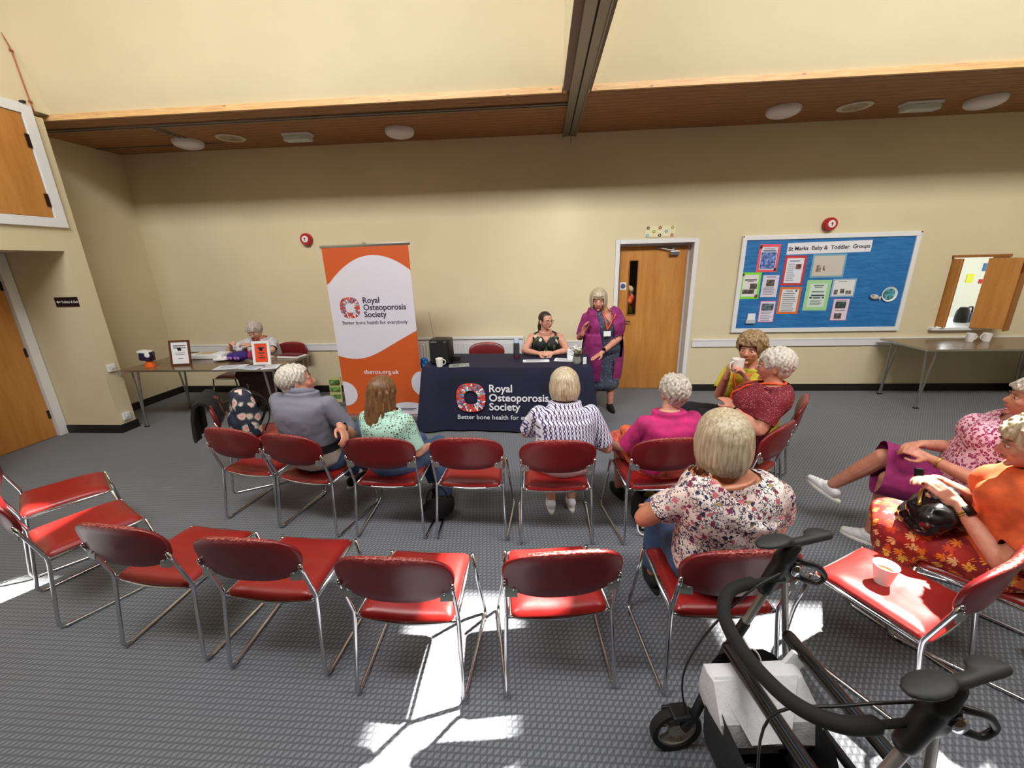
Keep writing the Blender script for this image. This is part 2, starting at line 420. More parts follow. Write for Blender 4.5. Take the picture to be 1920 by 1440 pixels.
# second, thinner track along the soffit to the left, with its return
m = MB(); m.bb(-5.58, .255, 4.685, 4.71, SOF-.014, SOF-.001); m.bb(-5.58, .255, 4.735, 4.76, SOF-.014, SOF-.001)
m.bb(-5.58, -3.9, 5.42, 5.445, SOF-.012, SOF-.001)
m.bb(-4.22, -4.20, 4.76, 5.42, SOF-.012, SOF-.001); m.bb(-4.17, -4.15, 4.76, 5.42, SOF-.012, SOF-.001)
tk = struct(m.build('trim_6', 'track_metal')); m = MB(); m.bb(-5.58, .255, 4.711, 4.734, SOF-.006, SOF-.001); m.build('slot', 'dark_slot', tk)
# skirting
def skirt(name, pts):
    for i in range(len(pts)-1):
        a = Vector(pts[i]); b = Vector(pts[i+1]); d = (b-a); t = Vector((-d.y, d.x, 0)).normalized()*.0075
        m = MB(); c = (a+b)/2; ang = math.atan2(d.y, d.x)
        m.box((c.x, c.y, .05), (d.length+.004, .015, .10), Matrix.Rotation(ang, 3, 'Z'), .003); struct(m.build(name, 'skirting_black'))
skirt('baseboard_back', [(-5.6, D-.0085, 0), (DX0-.01, D-.0085, 0)])
skirt('baseboard_back', [(DX1+.005, D-.0085, 0), (RX, D-.0085, 0)])
skirt('baseboard_left', [(-5.5915, D-.018, 0), (-5.5915, 4.37, 0)])
skirt('baseboard_left', [(-5.655, 4.1615, 0), (LX+.0, 4.1615, 0)]); skirt('baseboard_left', [(LX+.0085, 4.153, 0), (LX+.0085, 4.375, 0)])
skirt('baseboard_left', [(LX+.0085, FY+.02, 0), (LX+.0085, 2.89, 0)])
skirt('baseboard_right', [(RX-.0085, FY+.02, 0), (RX-.0085, D-.02, 0)])
# dado rails
for n, x0, x1 in (('trim_7', -5.38, DX0-.32), ('trim_8', DX1+.04, RX)):
    m = MB(); m.bb(x0, x1, D-.022, D-.001, .64, .745, .004); m.bb(x0+.002, x1, D-.027, D-.0221, .725, .742, .002); struct(m.build(n, 'white_paint'))

# ---- door in the back wall, set into a reveal
def arch(x0, x1, z1, y0, y1, t, mat, name, parent=None):
    m = MB(); m.bb(x0, x0+t, y0, y1, 0, z1, .003); m.bb(x1-t, x1, y0, y1, 0, z1, .003); m.bb(x0+t+.0005, x1-t-.0005, y0, y1, z1-t, z1, .003)
    o = m.build(name, mat, parent); return o
dr = struct(thing('door_1', None, None, (0, 0, 0)))
for k in list(dr.keys()):
    if k != 'kind': del dr[k]
arch(DX0+.001, DX1-.001, DZ-.002, D-.012, D+.30, .055, 'white_paint', 'door_frame', dr)
arch(DX0+.057, DX1-.057, DZ-.058, D+.14, D+.26, .03, 'white_gloss', 'door_stop', dr)
LX0, LX1, LZ = DX0+.09, DX1-.09, DZ-.09
gx0, gx1, gz0, gz1 = LX0+.13, LX0+.235, 1.08, 1.80
m = MB(); y0, y1 = D+.12, D+.162
m.bb(LX0, gx0, y0, y1, .006, LZ); m.bb(gx1, LX1, y0, y1, .006, LZ); m.bb(gx0, gx1, y0, y1, .006, gz0); m.bb(gx0, gx1, y0, y1, gz1, LZ)
leaf = m.build('door_leaf', 'oak_door', dr)
m = MB()
for a in ((gx0-.012, gx0, gz0-.012, gz1+.012), (gx1, gx1+.012, gz0-.012, gz1+.012), (gx0, gx1, gz0-.012, gz0), (gx0, gx1, gz1, gz1+.012)): m.bb(a[0], a[1], y0-.008, y1+.004, a[2], a[3])
m.build('glazing_bead', 'oak_dark', leaf)
m = MB(); m.bb(gx0, gx1, y0+.016, y0+.022, gz0, gz1); m.build('glass', 'glass_pane', leaf)
m = MB(); m.lathe([(0, -.012), (.026, -.012), (.027, 0)], (LX0+.05, y0-.001, .995), 20, Matrix.Rotation(R(90), 3, 'X'))
m.tube(fillet([(LX0+.05, y0-.01, .995), (LX0+.05, y0-.05, .995), (LX0+.165, y0-.052, .99)], .02), .0095, 10); m.build('handle', 'black_plastic', leaf, 60)
m = MB(); m.bb(LX1-.24, LX1-.12, y0-.05, y0-.001, LZ-.12, LZ-.065, .006); m.bb(LX1-.42, LX1-.12, y0-.03, y0-.012, LZ-.03, LZ-.012, .003)
m.box((LX1-.2, y0-.03, LZ-.045), (.03, .02, .05)); m.tube([(LX1-.19, y0-.04, LZ-.06), (LX1-.36, y0-.028, LZ-.03)], .007, 8); m.build('door_closer', 'steel_leg', dr)
m = MB(); m.bb(LX0+.012, LX0+.092, y0-.0035, y0-.0005, 1.42, 1.52, .001); sg = m.build('sign', 'white_paper', leaf)
m = MB(); m.lathe([(0, 0), (.033, 0), (.033, .0012), (0, .0012)], (LX0+.052, y0-.0036, 1.47), 24, Matrix.Rotation(R(90), 3, 'X')); m.build('sign_disc', plain('sign_blue', (22, 62, 122), .5), sg)
for zz, tx in ((1.478, 'Fire door'), (1.458, 'keep shut')): text('lettering', tx, .012, TR((LX0+.052, y0-.0052, zz)), 'white_paper', sg, 'CENTER', .0003)
# dark room seen through the door glass
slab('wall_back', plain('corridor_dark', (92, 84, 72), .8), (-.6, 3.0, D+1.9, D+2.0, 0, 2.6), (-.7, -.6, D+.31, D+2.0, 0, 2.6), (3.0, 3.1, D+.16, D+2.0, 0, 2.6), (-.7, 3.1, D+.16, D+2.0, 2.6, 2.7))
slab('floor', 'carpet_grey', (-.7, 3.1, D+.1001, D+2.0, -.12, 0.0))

# ---- door in the left bay
dl = struct(thing('door_2', None, None)); del dl['kind']; dl['kind'] = 'structure'
m = MB(); m.bb(-5.748, -5.655, 4.075, 4.165, 0, 2.05, .004); m.bb(-5.748, -5.655, 2.92, 3.01, 0, 2.05, .004); m.bb(-5.748, -5.655, 3.0101, 4.0749, 1.96, 2.05, .004); m.build('door_frame', 'white_gloss', dl)
m = MB(); m.bb(-5.735, -5.70, 3.015, 4.07, .006, 1.955); lf = m.build('door_leaf', 'oak_door', dl)
for z in (1.72, 1.0, .27):
    m = MB(); m.bb(-5.706, -5.695, 4.05, 4.082, z-.05, z+.05, .002); m.build('hinge', 'brass_dark', lf)
m = MB(); m.tube(fillet([(-5.70, 3.09, 1.0), (-5.65, 3.09, 1.0), (-5.645, 3.2, 1.0)], .02), .009, 8); m.build('handle', 'steel_leg', lf, 60)
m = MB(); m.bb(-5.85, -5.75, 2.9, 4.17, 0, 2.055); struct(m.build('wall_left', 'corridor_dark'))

# ---- cupboard hatch high on the left wall
dh = struct(thing('door_3', None, None)); 
m = MB(); X0 = LX+.001; X1 = LX+.028
m.bb(X0, X1, 4.165, 4.265, 2.285, 3.40, .004); m.bb(X0, X1, 2.9, 4.1649, 2.285, 2.375, .004); m.bb(X0, X1, 2.9, 4.1649, 3.31, 3.40, .004); m.bb(X0, X1, 2.8, 2.8999, 2.285, 3.40, .004)
m.build('door_frame', 'white_gloss', dh)
m = MB(); m.bb(X0, X1-.010, 2.905, 4.155, 2.38, 3.305); lf = m.build('door_leaf', 'oak_door', dh)
for z in (3.08, 2.55):
    m = MB(); m.bb(X1-.010, X1+.004, 4.13, 4.16, z-.07, z+.05, .002); m.build('hinge', 'brass_dark', lf)
m = MB(); m.bb(X0, X1+.02, 4.19, 4.215, 3.40, 3.425, .003); m.build('catch', 'black_plastic', dh)

# ---- serving hatch with folding shutters and the kitchen beyond
ht = struct(thing('door_4', None, None))
m = MB(); m.bb(HX0+.0, HX0+.018, D-.004, D+.165, HZ0, HZ1); m.bb(HX1-.018, HX1, D-.004, D+.165, HZ0, HZ1); m.bb(HX0-.01, HX1+.02, D-.02, D+.165, HZ1-.02, HZ1+.012); m.build('hatch_lining', 'oak_dark', ht)
m = MB(); m.bb(HX0-.07, HX1+.02, D-.06, D+.22, HZ0-.035, HZ0+.003, .004); m.build('sill', 'white_gloss', ht)
def leafbox(p, q, z0, z1, t, name, mat, par):
    a = Vector((p[0], p[1], 0)); b = Vector((q[0], q[1], 0)); d = b-a; m = MB(); c = (a+b)/2
    m.box((c.x, c.y, (z0+z1)/2), (d.length, t, z1-z0), Matrix.Rotation(math.atan2(d.y, d.x), 3, 'Z'), .003); return m.build(name, mat, par)
leafbox((HX0+.020, D-.0), (HX0+.028, D-.10), HZ0+.01, HZ1-.03, .02, 'shutter_leaf', 'oak_door', ht)
leafbox((HX0+.044, D-.0), (HX0+.054, D-.09), HZ0+.01, HZ1-.03, .02, 'shutter_leaf', 'oak_dark', ht)
lf = leafbox((5.50, D-.06), (5.70, D-.26), HZ0+.005, HZ1-.03, .02, 'shutter_leaf', 'oak_door', ht)
lf2 = leafbox((5.71, D-.26), (5.83, D-.20), HZ0-.02, HZ1-.03, .02, 'shutter_leaf', 'oak_dark', ht)
m = MB(); m.box((5.70, D-.278, HZ1-.13), (.02, .012, .14)); m.build('hinge', plain('hinge_red', (120, 40, 30), .5), lf)
slab('wall_back', plain('kitchen_wall', (218, 216, 200), .6), (4.3, 9.4, 8.7, 8.8, 0, 2.7), (4.3, 4.4, D+.16, 8.7, 0, 2.7), (9.3, 9.4, D+.16, 8.7, 0, 2.7))
slab('floor', plain('kitchen_floor', (150, 146, 138), .5), (4.3, 9.4, D+.1001, 8.8, -.12, 0)); slab('ceiling', 'white_paint', (4.3, 9.4, D+.16, 8.8, 2.7, 2.8))
t = thing('worktop', 'pale kitchen worktop just inside the serving hatch', 'worktop', (0, 0, 0))
m = MB(); m.bb(4.9, 7.6, D+.30, D+.9, .82, .86, .004); m.build('top', 'white_gloss', t); m = MB(); m.bb(4.92, 7.58, D+.34, D+.88, 0, .8199); m.build('cabinet_body', 'white_paint', t)
t = thing('kettle', 'black kettle on the worktop seen through the serving hatch', 'kettle', (5.86, D+.45, .86))
m = MB(); m.lathe([(0, 0), (.07, 0), (.078, .02), (.07, .16), (.045, .21), (0, .215)], seg=24); m.build('body', 'black_plastic', t, 50)
m = MB(); m.tube(fillet([(.045, 0, .2), (.11, 0, .22), (.12, 0, .08), (.075, 0, .04)], .03), .01, 8); m.build('handle', 'black_plastic', t, 50)
tag(MB().bb(5.95, 6.15, D+.42, D+.55, .861, .99, .01).build('bread_bin', plain('bin_blue', (120, 140, 170), .4)), 'blue-grey tin beside the kettle beyond the hatch', 'tin')
for i, (x, z, sx, sz, c, lb) in enumerate(((8.42, 1.50, .16, .14, (60, 110, 160), 'blue'), (8.40, 1.24, .13, .08, (190, 40, 40), 'red'), (8.16, 1.30, .12, .16, (220, 220, 60), 'yellow'))):
    tag(MB().bb(x-sx/2, x+sx/2, 8.685, 8.699, z-sz/2, z+sz/2).build('wall_notice', plain('notice_'+lb, c, .6)), 'small '+lb+' notice on the far kitchen wall seen through the hatch', 'notice')

# ================================================================== fittings
def dome(loc, r, label, group):
    t = thing('ceiling_light', label, 'ceiling light', loc, 0, group)
    m = MB(); m.lathe([(0, 0), (r*.98, 0), (r, -.012), (r*.99, -.03), (0, -.03)], seg=40); m.build('base_ring', 'white_gloss', t, 40)
    m = MB(); pr = [(r*.985*math.cos(R(a)), -.0305-.06*math.sin(R(a))) for a in range(0, 90, 9)]+[(.001, -.0905)]
    m.lathe(pr, seg=40); m.build('diffuser', 'opal', t, True)
G = 'dome ceiling lights on the timber soffit'
dome((-4.25, 5.30, SOF-.001), .165, 'white dome ceiling light at the far left end of the timber soffit', G)
dome((-1.63, 5.27, SOF-.001), .165, 'white dome ceiling light on the soffit left of the partition track', G)
dome((2.56, 5.20, SOF-.001), .165, 'white dome ceiling light on the soffit, first one right of the partition track', G)
dome((4.56, 5.22, SOF-.001), .165, 'white dome ceiling light nearest the right end of the soffit', G)
def speaker_disc(loc, label):
    t = thing('ceiling_speaker', label, 'ceiling speaker', loc, 0, 'flat round ceiling speakers')
    m = MB(); m.lathe([(.115, -.001), (.155, -.001), (.16, -.01), (.15, -.018), (.115, -.014)], seg=36); m.build('rim', 'vent_cream', t, 40)
    m = MB(); m.lathe([(0, -.006), (.06, -.008), (.1145, -.012), (.1145, -.002), (0, -.002)], seg=36); m.build('grille', fabric('grille_beige', (176, 160, 134), 300), t)
speaker_disc((-3.66, 5.24, SOF), 'flat round beige ceiling speaker between the left dome light and left emergency light')
speaker_disc((3.30, 5.24, SOF), 'flat round beige ceiling speaker between the right dome light and right emergency light')
def bulkhead(x0, x1, y0, y1, label):
    t = thing('emergency_light', label, 'emergency light', ((x0+x1)/2, (y0+y1)/2, SOF), 0, 'rectangular emergency lights'); w, d = (x1-x0)/2, (y1-y0)/2
    m = MB(); m.box((0, 0, -.013), (2*w, 2*d, .024), None, .005); m.build('housing', 'white_gloss', t)
    m = MB(); m.box((0, 0, -.053), (2*w-.02, 2*d-.02, .055), None, .012); m.build('diffuser', plain('prism_diffuser', (200, 214, 206), .2), t)
    m = MB(); m.box((-w+.06, 0, -.082), (.02, .02, .006)); m.build('indicator', plain('led', (220, 240, 230), .2), t)
bulkhead(-3.0, -2.67, 5.17, 5.30, 'rectangular emergency light on the soffit left of the partition track')
bulkhead(3.77, 4.13, 5.17, 5.30, 'rectangular emergency light on the soffit near the right end')
def sounder(x, z, label):
    t = thing('alarm_sounder', label, 'fire alarm', (x, D-.001, z), 0, 'red round fire alarm sounders'); rt = Matrix.Rotation(R(90), 3, 'X')
    m = MB(); m.lathe([(0, 0), (.078, 0), (.08, .02), (.078, .05), (.07, .065), (0, .065)], seg=32, rot=rt); m.build('body', 'alarm_red', t, 50)
    m = MB(); m.lathe([(0, .0655), (.045, .0655), (.042, .073), (0, .075)], seg=28, rot=rt); d = m.build('disc', 'white_gloss', t, 50)
    m = MB(); m.bb(-.006, .006, -.0775, -.0755, -.02, .02); m.bb(-.014, .014, -.0775, -.0755, .004, .014); m.build('symbol', 'alarm_red', d)
sounder(-3.2, 2.19, 'red round fire alarm sounder on the wall left of the orange banner')
sounder(3.57, 2.18, 'red round fire alarm sounder on the wall above the blue noticeboard')
def socket(loc, label):
    t = thing('switch_box', label, 'switch', loc, 0, 'white switches on the left pier')
    m = MB(); m.box((.012, 0, 0), (.022, .085, .085), None, .004); m.build('back_box', 'white_gloss', t); m = MB(); m.box((.028, 0, .004), (.01, .028, .034), None, .003); m.build('rocker', 'white_paint', t)
socket((LX+.001, 4.255, .775), 'upper white switch box on the pier left of the display table'); socket((LX+.001, 4.255, .185), 'lower white socket box just above the black skirting of the left pier')
m = MB(); pts = catmull([(LX+.006, 4.18, 4.3), (LX+.006, 4.225, 4.0), (LX+.006, 4.262, 3.85), (LX+.006, 4.275, 3.65), (LX+.006, 4.288, 3.42), (LX+.006, 4.30, 3.34)], 6); m.tube(pts, .0055, 8)
t = tag(m.build('copper_cable', plain('copper', (168, 92, 62), .5, .3), None, True), 'thin copper-brown cable clipped to the left wall above the cupboard hatch', 'cable')
for z, y in ((3.85, 4.262), (3.44, 4.287)): MB().box((LX+.008, y, z), (.014, .03, .014)).build('clip', 'copper', t)
t = thing('direction_sign', 'small black sign with a white arrow pointing to the toilets on the left bay wall', 'sign', (-5.13, 4.1695, 1.535))
MB().box((0, -.004, 0), (.27, .006, .10)).build('plate', plain('sign_black', (30, 16, 18), .4), t)
text('lettering', 'Toilets & Exit', .036, TR((-.062, -.0075, -.012)), 'white_paper', t, 'LEFT', .0004, 0.0004)
m = MB(); m.prism([(-.12, 0), (-.098, .018), (-.098, .006), (-.07, .006), (-.07, -.006), (-.098, -.006), (-.098, -.018)], .0006, TR((0, -.0078, 0))); m.build('arrow', 'white_paper', t)
t = thing('bunting_picture', 'small cream picture with rows of coloured rings above the back door', 'picture', (1.52, D-.001, 2.155))
MB().bb(-.19, .19, -.006, 0, -.066, .066).build('card', plain('card_cream', (226, 220, 180), .7), t)
cols = [((86, 40, 36), -.155, .045), ((110, 170, 190), -.16, -.045), ((150, 160, 60), -.08, .0), ((150, 40, 40), -.005, .045), ((40, 36, 36), -.005, -.045), ((120, 150, 170), .075, 0), ((160, 160, 60), .15, .045), ((170, 70, 50), .15, -.045)]
for i, (c, x, z) in enumerate(cols):
    m = MB(); m.lathe([(.008, 0), (.02, 0), (.02, .0015), (.008, .0015)], (x, -.0062, z), 18, Matrix.Rotation(R(90), 3, 'X')); m.build('ring', plain('ring_%d' % i, c, .6), t)

# radiator
t = thing('radiator', 'white panel radiator with ribbed front under the dado behind the cloth-covered table', 'radiator', (0, 0, 0))
m = MB(); x0, x1 = -2.35, -.27
m.bb(x0, x1, D-.10, D-.05, .16, .80, .006)
k = x0+.03
while k < x1-.03: m.bb(k, k+.018, D-.112, D-.1001, .2, .74, .004); k += .042
m.build('panel', 'radiator_white', t)
MB().bb(x0-.006, x1+.006, D-.118, D-.03, .8002, .83, .004).build('top_grille', 'radiator_white', t)
MB().bb(x1+.0002, x1+.014, D-.116, D-.03, .15, .80, .003).build('end_panel', 'radiator_white', t)
m = MB(); m.bb(x0+.3, x0+.34, D-.05, D-.001, .3, .7); m.bb(x1-.34, x1-.3, D-.05, D-.001, .3, .7); m.build('wall_bracket', 'radiator_white', t)
m = MB(); m.tube([(x1-.04, D-.07, 0), (x1-.04, D-.07, .17)], .008, 8); m.lathe([(0, 0), (.016, 0), (.016, .05), (0, .05)], (x1-.04, D-.07, .1), 12); m.build('valve_pipe', 'steel_leg', t)

# ================================================================== noticeboard
t = thing('noticeboard', 'large blue noticeboard with a white frame and pinned notices', 'noticeboard', (0, 0, 0))
bx0, bx1, bz0, bz1, by = 2.55, 4.68, .835, 2.07, D-.032
m = MB(); fw = .055
m.bb(bx0, bx1, by, D-.001, bz1-fw, bz1, .004); m.bb(bx0, bx1, by, D-.001, bz0, bz0+fw, .004); m.bb(bx0, bx0+fw, by, D-.001, bz0+fw, bz1-fw, .004); m.bb(bx1-fw, bx1, by, D-.001, bz0+fw, bz1-fw, .004)
m.build('frame', 'white_gloss', t)
n = N('board_blue', .6); v = n.coord(); n.base(n.ramp(n.noise(v, 5, 3), [(.3, (24, 102, 166)), (.7, (36, 118, 184))])); n.bump(n.noise(n.coord(scale=(1, 1, 3)), 6, 3), .5, .03)
BY = by+.014
MB().bb(bx0+fw, bx1-fw, BY, D-.002, bz0+fw, bz1-fw).build('blue_backing', 'board_blue', t)
for x in (bx0+.01, bx1-.01):
    m = MB(); m.ell((x, by-.002, bz1-.01), .008); m.build('corner_screw', 'black_plastic', t)
def sheet(name, label, cx, cz, w, h, col, inner=None, lines=(), pics=(), tilt=0.0, y=BY, border=.03, cat='notice', title=None):
    t = thing(name, label, cat, (cx, y-.0012, cz)); t.rotation_euler = (0, tilt, 0); t['group'] = 'notices pinned to the blue board'
    MB().bb(-w/2, w/2, -.0006, .0006, -h/2, h/2).build('backing_card', plain('card_%d_%d_%d' % col, col, .6), t)
    if inner: MB().bb(-w/2+border, w/2-border, -.0014, -.0007, -h/2+border, h/2-border).build('page', plain('card_%d_%d_%d' % inner, inner, .6), t)
    m = MB()
    for (a, b, z, th) in lines: m.bb(w*(a-.5), w*(b-.5), -.0022, -.0015, h*(z-.5)-th/2, h*(z-.5)+th/2)
    if lines: m.build('print_lines', plain('print_ink', (70, 74, 92), .6), t)
    for (x0, x1, z0, z1, c) in pics: MB().bb(w*(x0-.5), w*(x1-.5), -.0026, -.0016, h*(z0-.5), h*(z1-.5)).build('printed_picture', photo_mat(c), t)
    if title: text('lettering', title[0], title[1], TR((0, -.0025, title[2])), plain('print_dark', (44, 44, 56), .6), t, 'CENTER', .0004, title[3] if len(title) > 3 else 0)
    return t
def photo_mat(c):
    nm = 'photo_%d_%d_%d' % c
    if nm in MATS: return MATS[nm]
    n = N(nm, .5); v = n.coord(); lo = tuple(int(x*.4) for x in c); hi = tuple(min(255, int(x*1.35)+20) for x in c)
    n.base(n.ramp(n.noise(v, 26, 4, .6), [(.35, lo), (.5, c), (.65, hi)])); return n.m
def para(z0, z1, k, a=.18, b=.82, th=.006):
    random.seed(int(z0*1000)+k); return [(a, b-random.random()*.15, z0+(z1-z0)*i/(k-1), th) for i in range(k)]
sheet('notice_banner', 'long white title strip naming the baby and toddler groups along the top of the board', 3.62, 1.905, 1.01, .14, (228, 228, 234), None, (), (), -.012, title=('St Marks  Baby &  Toddler  Groups', .068, -.022, .0012))
sheet('notice', 'pink-bordered notice with a blue and purple print, top left of the board', 2.90, 1.79, .26, .34, (238, 88, 92), (206, 214, 232), [(.25, .75, .84, .006), (.2, .8, .77, .012)], [(.15, .85, .12, .72, (96, 120, 190)), (.02, .14, .85, .97, (60, 30, 20)), (.84, .96, .04, .15, (60, 30, 20))], .02)
sheet('notice', 'red-bordered white notice with a small photo below the title strip', 3.24, 1.63, .27, .37, (196, 50, 60), (224, 226, 236), [(.25, .7, .82, .01)]+para(.18, .72, 9, .18, .6), [(.55, .8, .55, .72, (120, 70, 70))], .012)
sheet('notice', 'beige card with a faint drawing in a clear plastic wallet below the title strip', 3.65, 1.68, .41, .29, (120, 170, 190), (204, 196, 184), [], [(.15, .3, .25, .55, (150, 134, 120)), (.35, .42, .3, .5, (150, 134, 120))], .0, border=.022)
sheet('notice', 'lime green bordered notice with round pictures at the board left edge', 2.72, 1.45, .25, .34, (130, 220, 60), (226, 220, 222), [(.2, .8, .72, .016), (.35, .65, .66, .01)], [(.5, .85, .38, .58, (70, 60, 62)), (.15, .75, .2, .36, (90, 74, 70)), (.03, .15, .86, .97, (90, 60, 20)), (.8, .95, .04, .16, (120, 60, 20))], .01)
sheet('notice', 'pale pink-white notice with one dark photo beside the lime green one', 2.97, 1.44, .20, .28, (222, 214, 230), None, para(.12, .42, 5, .12, .88)+[(.2, .8, .92, .008)], [(.25, .75, .5, .8, (88, 80, 72))], .015)
sheet('notice', 'orange-bordered text notice below the red-bordered one', 3.24, 1.25, .27, .35, (222, 112, 50), (222, 224, 230), [(.3, .6, .85, .01)]+para(.12, .76, 10), [(.72, .8, .82, .9, (60, 110, 120))], .012)
sheet('notice', 'pale green bordered notice in the middle of the board', 3.58, 1.31, .30, .39, (164, 214, 154), (208, 226, 214), [(.3, .7, .82, .012), (.35, .65, .76, .008), (.25, .75, .62, .01), (.25, .8, .5, .02), (.35, .65, .42, .016)]+para(.2, .34, 4, .25, .75), [(.2, .3, .4, .45, (40, 50, 50)), (.72, .8, .4, .45, (40, 50, 50))], .012, border=.045)
sheet('notice', 'white landscape card with small animal drawings in a plastic wallet', 3.89, 1.40, .29, .23, (150, 182, 206), (226, 226, 224), [(.25, .6, .84, .006)], [(.12, .28, .15, .4, (100, 90, 82)), (.38, .55, .2, .45, (80, 76, 74)), (.62, .85, .15, .35, (130, 122, 112))], .0, border=.018)
sheet('notice', 'pink-edged notice with a landscape photo at the lower left of the board', 2.98, 1.11, .20, .28, (206, 84, 140), (226, 218, 236), para(.1, .48, 6, .14, .86), [(.12, .88, .55, .88, (84, 100, 110))], .01, border=.008)
sheet('notice', 'pink-edged notice with two dark photos under the animal drawings', 3.90, 1.12, .20, .28, (214, 130, 160), (230, 212, 224), [(.15, .85, .92, .006), (.2, .8, .46, .006)], [(.15, .8, .56, .88, (54, 66, 66)), (.2, .65, .08, .34, (86, 84, 82))], .01, border=.006)
t = thing('leaflet_holder', 'small clear holder with white leaflets at the lower left corner of the board', 'leaflet holder', (2.78, BY-.001, 1.03))
MB().bb(-.06, .06, -.03, -.001, -.07, -.02).build('pocket', plain('clear_pocket', (190, 200, 206), .2), t); MB().bb(-.045, .052, -.024, -.01, -.06, .06).build('leaflets', 'white_paper', t)
t = thing('paper_plate_craft', 'paper plate picture of a teal sea scene on the right of the blue board', 'craft picture', (4.46, BY-.002, 1.31)); t.rotation_euler = (0, .25, 0)
rt = Matrix.Rotation(R(90), 3, 'X')
m = MB(); m.lathe([(0, .001), (.075, .001), (.095, .014), (.094, .017), (.074, .004), (0, .004)], seg=36, rot=rt); m.build('plate', 'white_paper', t, 60)
m = MB(); m.lathe([(0, .0045), (.073, .0045), (.073, .006), (0, .006)], seg=36, rot=rt); m.build('painted_scene', photo_mat((70, 140, 150)), t)
t = thing('paper_plate_fish', 'folded white and silver paper craft beside the round plate picture', 'craft picture', (4.28, BY-.003, 1.28)); t.rotation_euler = (0, .2, 0)
m = MB(); m.ell((0, -.018, 0), (.055, .016, .032)); m.build('body', plain('silver_paper', (206, 196, 186), .3), t, True); MB().prism([(.045, 0), (.085, .03), (.08, -.03)], .008, TR((0, -.02, 0))).build('tail', 'silver_paper', t)
for x in (-.04, -.025): MB().ell((x, -.034, .01), .006).build('eye', 'black_plastic', t)

# ================================================================== stacking chairs
def make_chair():
    r = thing('stacking_chair', 'x', 'chair', (0, 0, 0))
    T = .0092
    for s in (-1, 1):
        path = [(s*.231, -.002, .642), (s*.229, .010, .60), (s*.227, .061, .425), (s*.228, .058, .38), (s*.241, .004, T), (s*.262, .50, T), (s*.232, .502, .17), (s*.213, .470, .405)]
        P = [path[0], path[1]]+fillet(path[1:], .045, 5)[1:]
        m = MB(); m.tube(P, T, 10); m.ell(path[0], (T, T, T*1.2), None, 10, 6); m.build('side_frame', 'chrome', r, True)
        m = MB(); m.box((s*.205, .002, .600), (.052, .006, .062), Matrix.Rotation(s*.14, 3, 'Z') @ Matrix.Rotation(R(-12), 3, 'X'), .003)
        b = m.build('bracket', 'bracket_grey', r)
        m = MB(); m.ell((s*.196, -.004, .603), (.006, .004, .006), None, 8, 5); m.build('screw', 'chrome', b, True)
        for y in (.05, .45):
            m = MB(); m.box((s*(.243+.02*(y-.05)/.4), y, .0065), (.017, .022, .013), None, .003); m.build('glide', 'black_plastic', r)
    # seat rail
    rail = fillet([(-.218, .068, .400), (-.205, .466, .402), (.205, .466, .402), (.218, .068, .400)], .03, 5)
    m = MB(); m.tube(rail, .0075, 8)
    rear = [(x, .066-.012*math.cos(x/.22*math.pi/2), .400-.016*math.cos(x/.22*math.pi/2)) for x in [-.22+.44*k/12 for k in range(13)]]
    m.tube(rear, .0075, 8); m.build('seat_rail', 'chrome', r, True)
    # padded seat: dished across, rolled at the front
    nx, ny = 22, 22; top = []; 
    def outline(t):
        return None
    vs = []; fs = []
    def rr(u, v):
        # rounded rectangle mapping from square [-1,1]^2
        hw = .208-.010*(v*.5+.5); x = u*hw; y = .262+v*.212
        ax = abs(u); ay = abs(v); c = .86
        if ax > c and ay > c:
            dx = (ax-c)/(1-c); dy = (ay-c)/(1-c); L = math.hypot(dx, dy); mxx = max(dx, dy); k = mxx/L if L else 1
            x = math.copysign(hw*(c+(1-c)*dx*k), u); y = .262+math.copysign(.212*(c+(1-c)*dy*k), v)
        return x, y
    for side in (1, 0):
        for i in range(nx+1):
            for j in range(ny+1):
                u = -1+2*i/nx; v = -1+2*j/ny; x, y = rr(u, v)
                e = min(1-abs(u), 1-abs(v)); soft = 1-math.exp(-e*9)
                base = .412+.006*math.cos(v*1.2)-.014*(1-u*u)*(0.8 if v < 0 else .5)-(.010*max(0, v-.6)/.4)
                z = base+(.030*soft if side else -.006)
                vs.append((x, y, z))
    K = (nx+1)*(ny+1)
    for i in range(nx):
        for j in range(ny):
            a = i*(ny+1)+j; fs.append((a, a+ny+1, a+ny+2, a+1)); fs.append((K+a, K+a+1, K+a+ny+2, K+a+ny+1))
    for i in range(nx):
        a = i*(ny+1); fs.append((a, K+a, K+a+ny+1, a+ny+1)); a = a+ny; fs.append((a, a+ny+1, K+a+ny+1, K+a))
    for j in range(ny):
        fs.append((j, j+1, K+j+1, K+j)); a = nx*(ny+1)+j; fs.append((a, K+a, K+a+1, a+1))
    MB().add(vs, fs).build('seat', 'red_vinyl', r, 60)
    # padded back: wide D shape with big top corners, curved in plan, leaning back
    n = 64; ringo = []
    W, Hh = .242, .122
    for k in range(n):
        a = 2*math.pi*k/n; ca, sa = math.cos(a), math.sin(a)
        p = 2.5 if sa > 0 else 3.0
        rx = abs(ca)**(2/p)*math.copysign(1, ca); rz = abs(sa)**(2/p)*math.copysign(1, sa)
        z = rz*Hh if sa > 0 else rz*Hh
        ringo.append((rx*W*(1-.05*(rz < 0)*abs(rz)), z))
    def place(x, z, off):
        yy = .028*(x/W)**2*1.2 - .022 - .17*z
        return Vector((x, yy+off, .679+z))
    rings = []
    for sc, off in ((.0001, .020), (.5, .0195), (.82, .017), (.94, .012), (.985, .005), (1.0, -.003), (.99, -.010), (.955, -.0135), (.6, -.015), (.0001, -.0155)):
        rings.append([place(x*sc, z*sc if sc > .9 else z*sc, off) for x, z in ringo])
    MB().loft(rings).build('backrest', 'maroon_vinyl', r, 60)
    return r
CH = make_chair(); _used = []
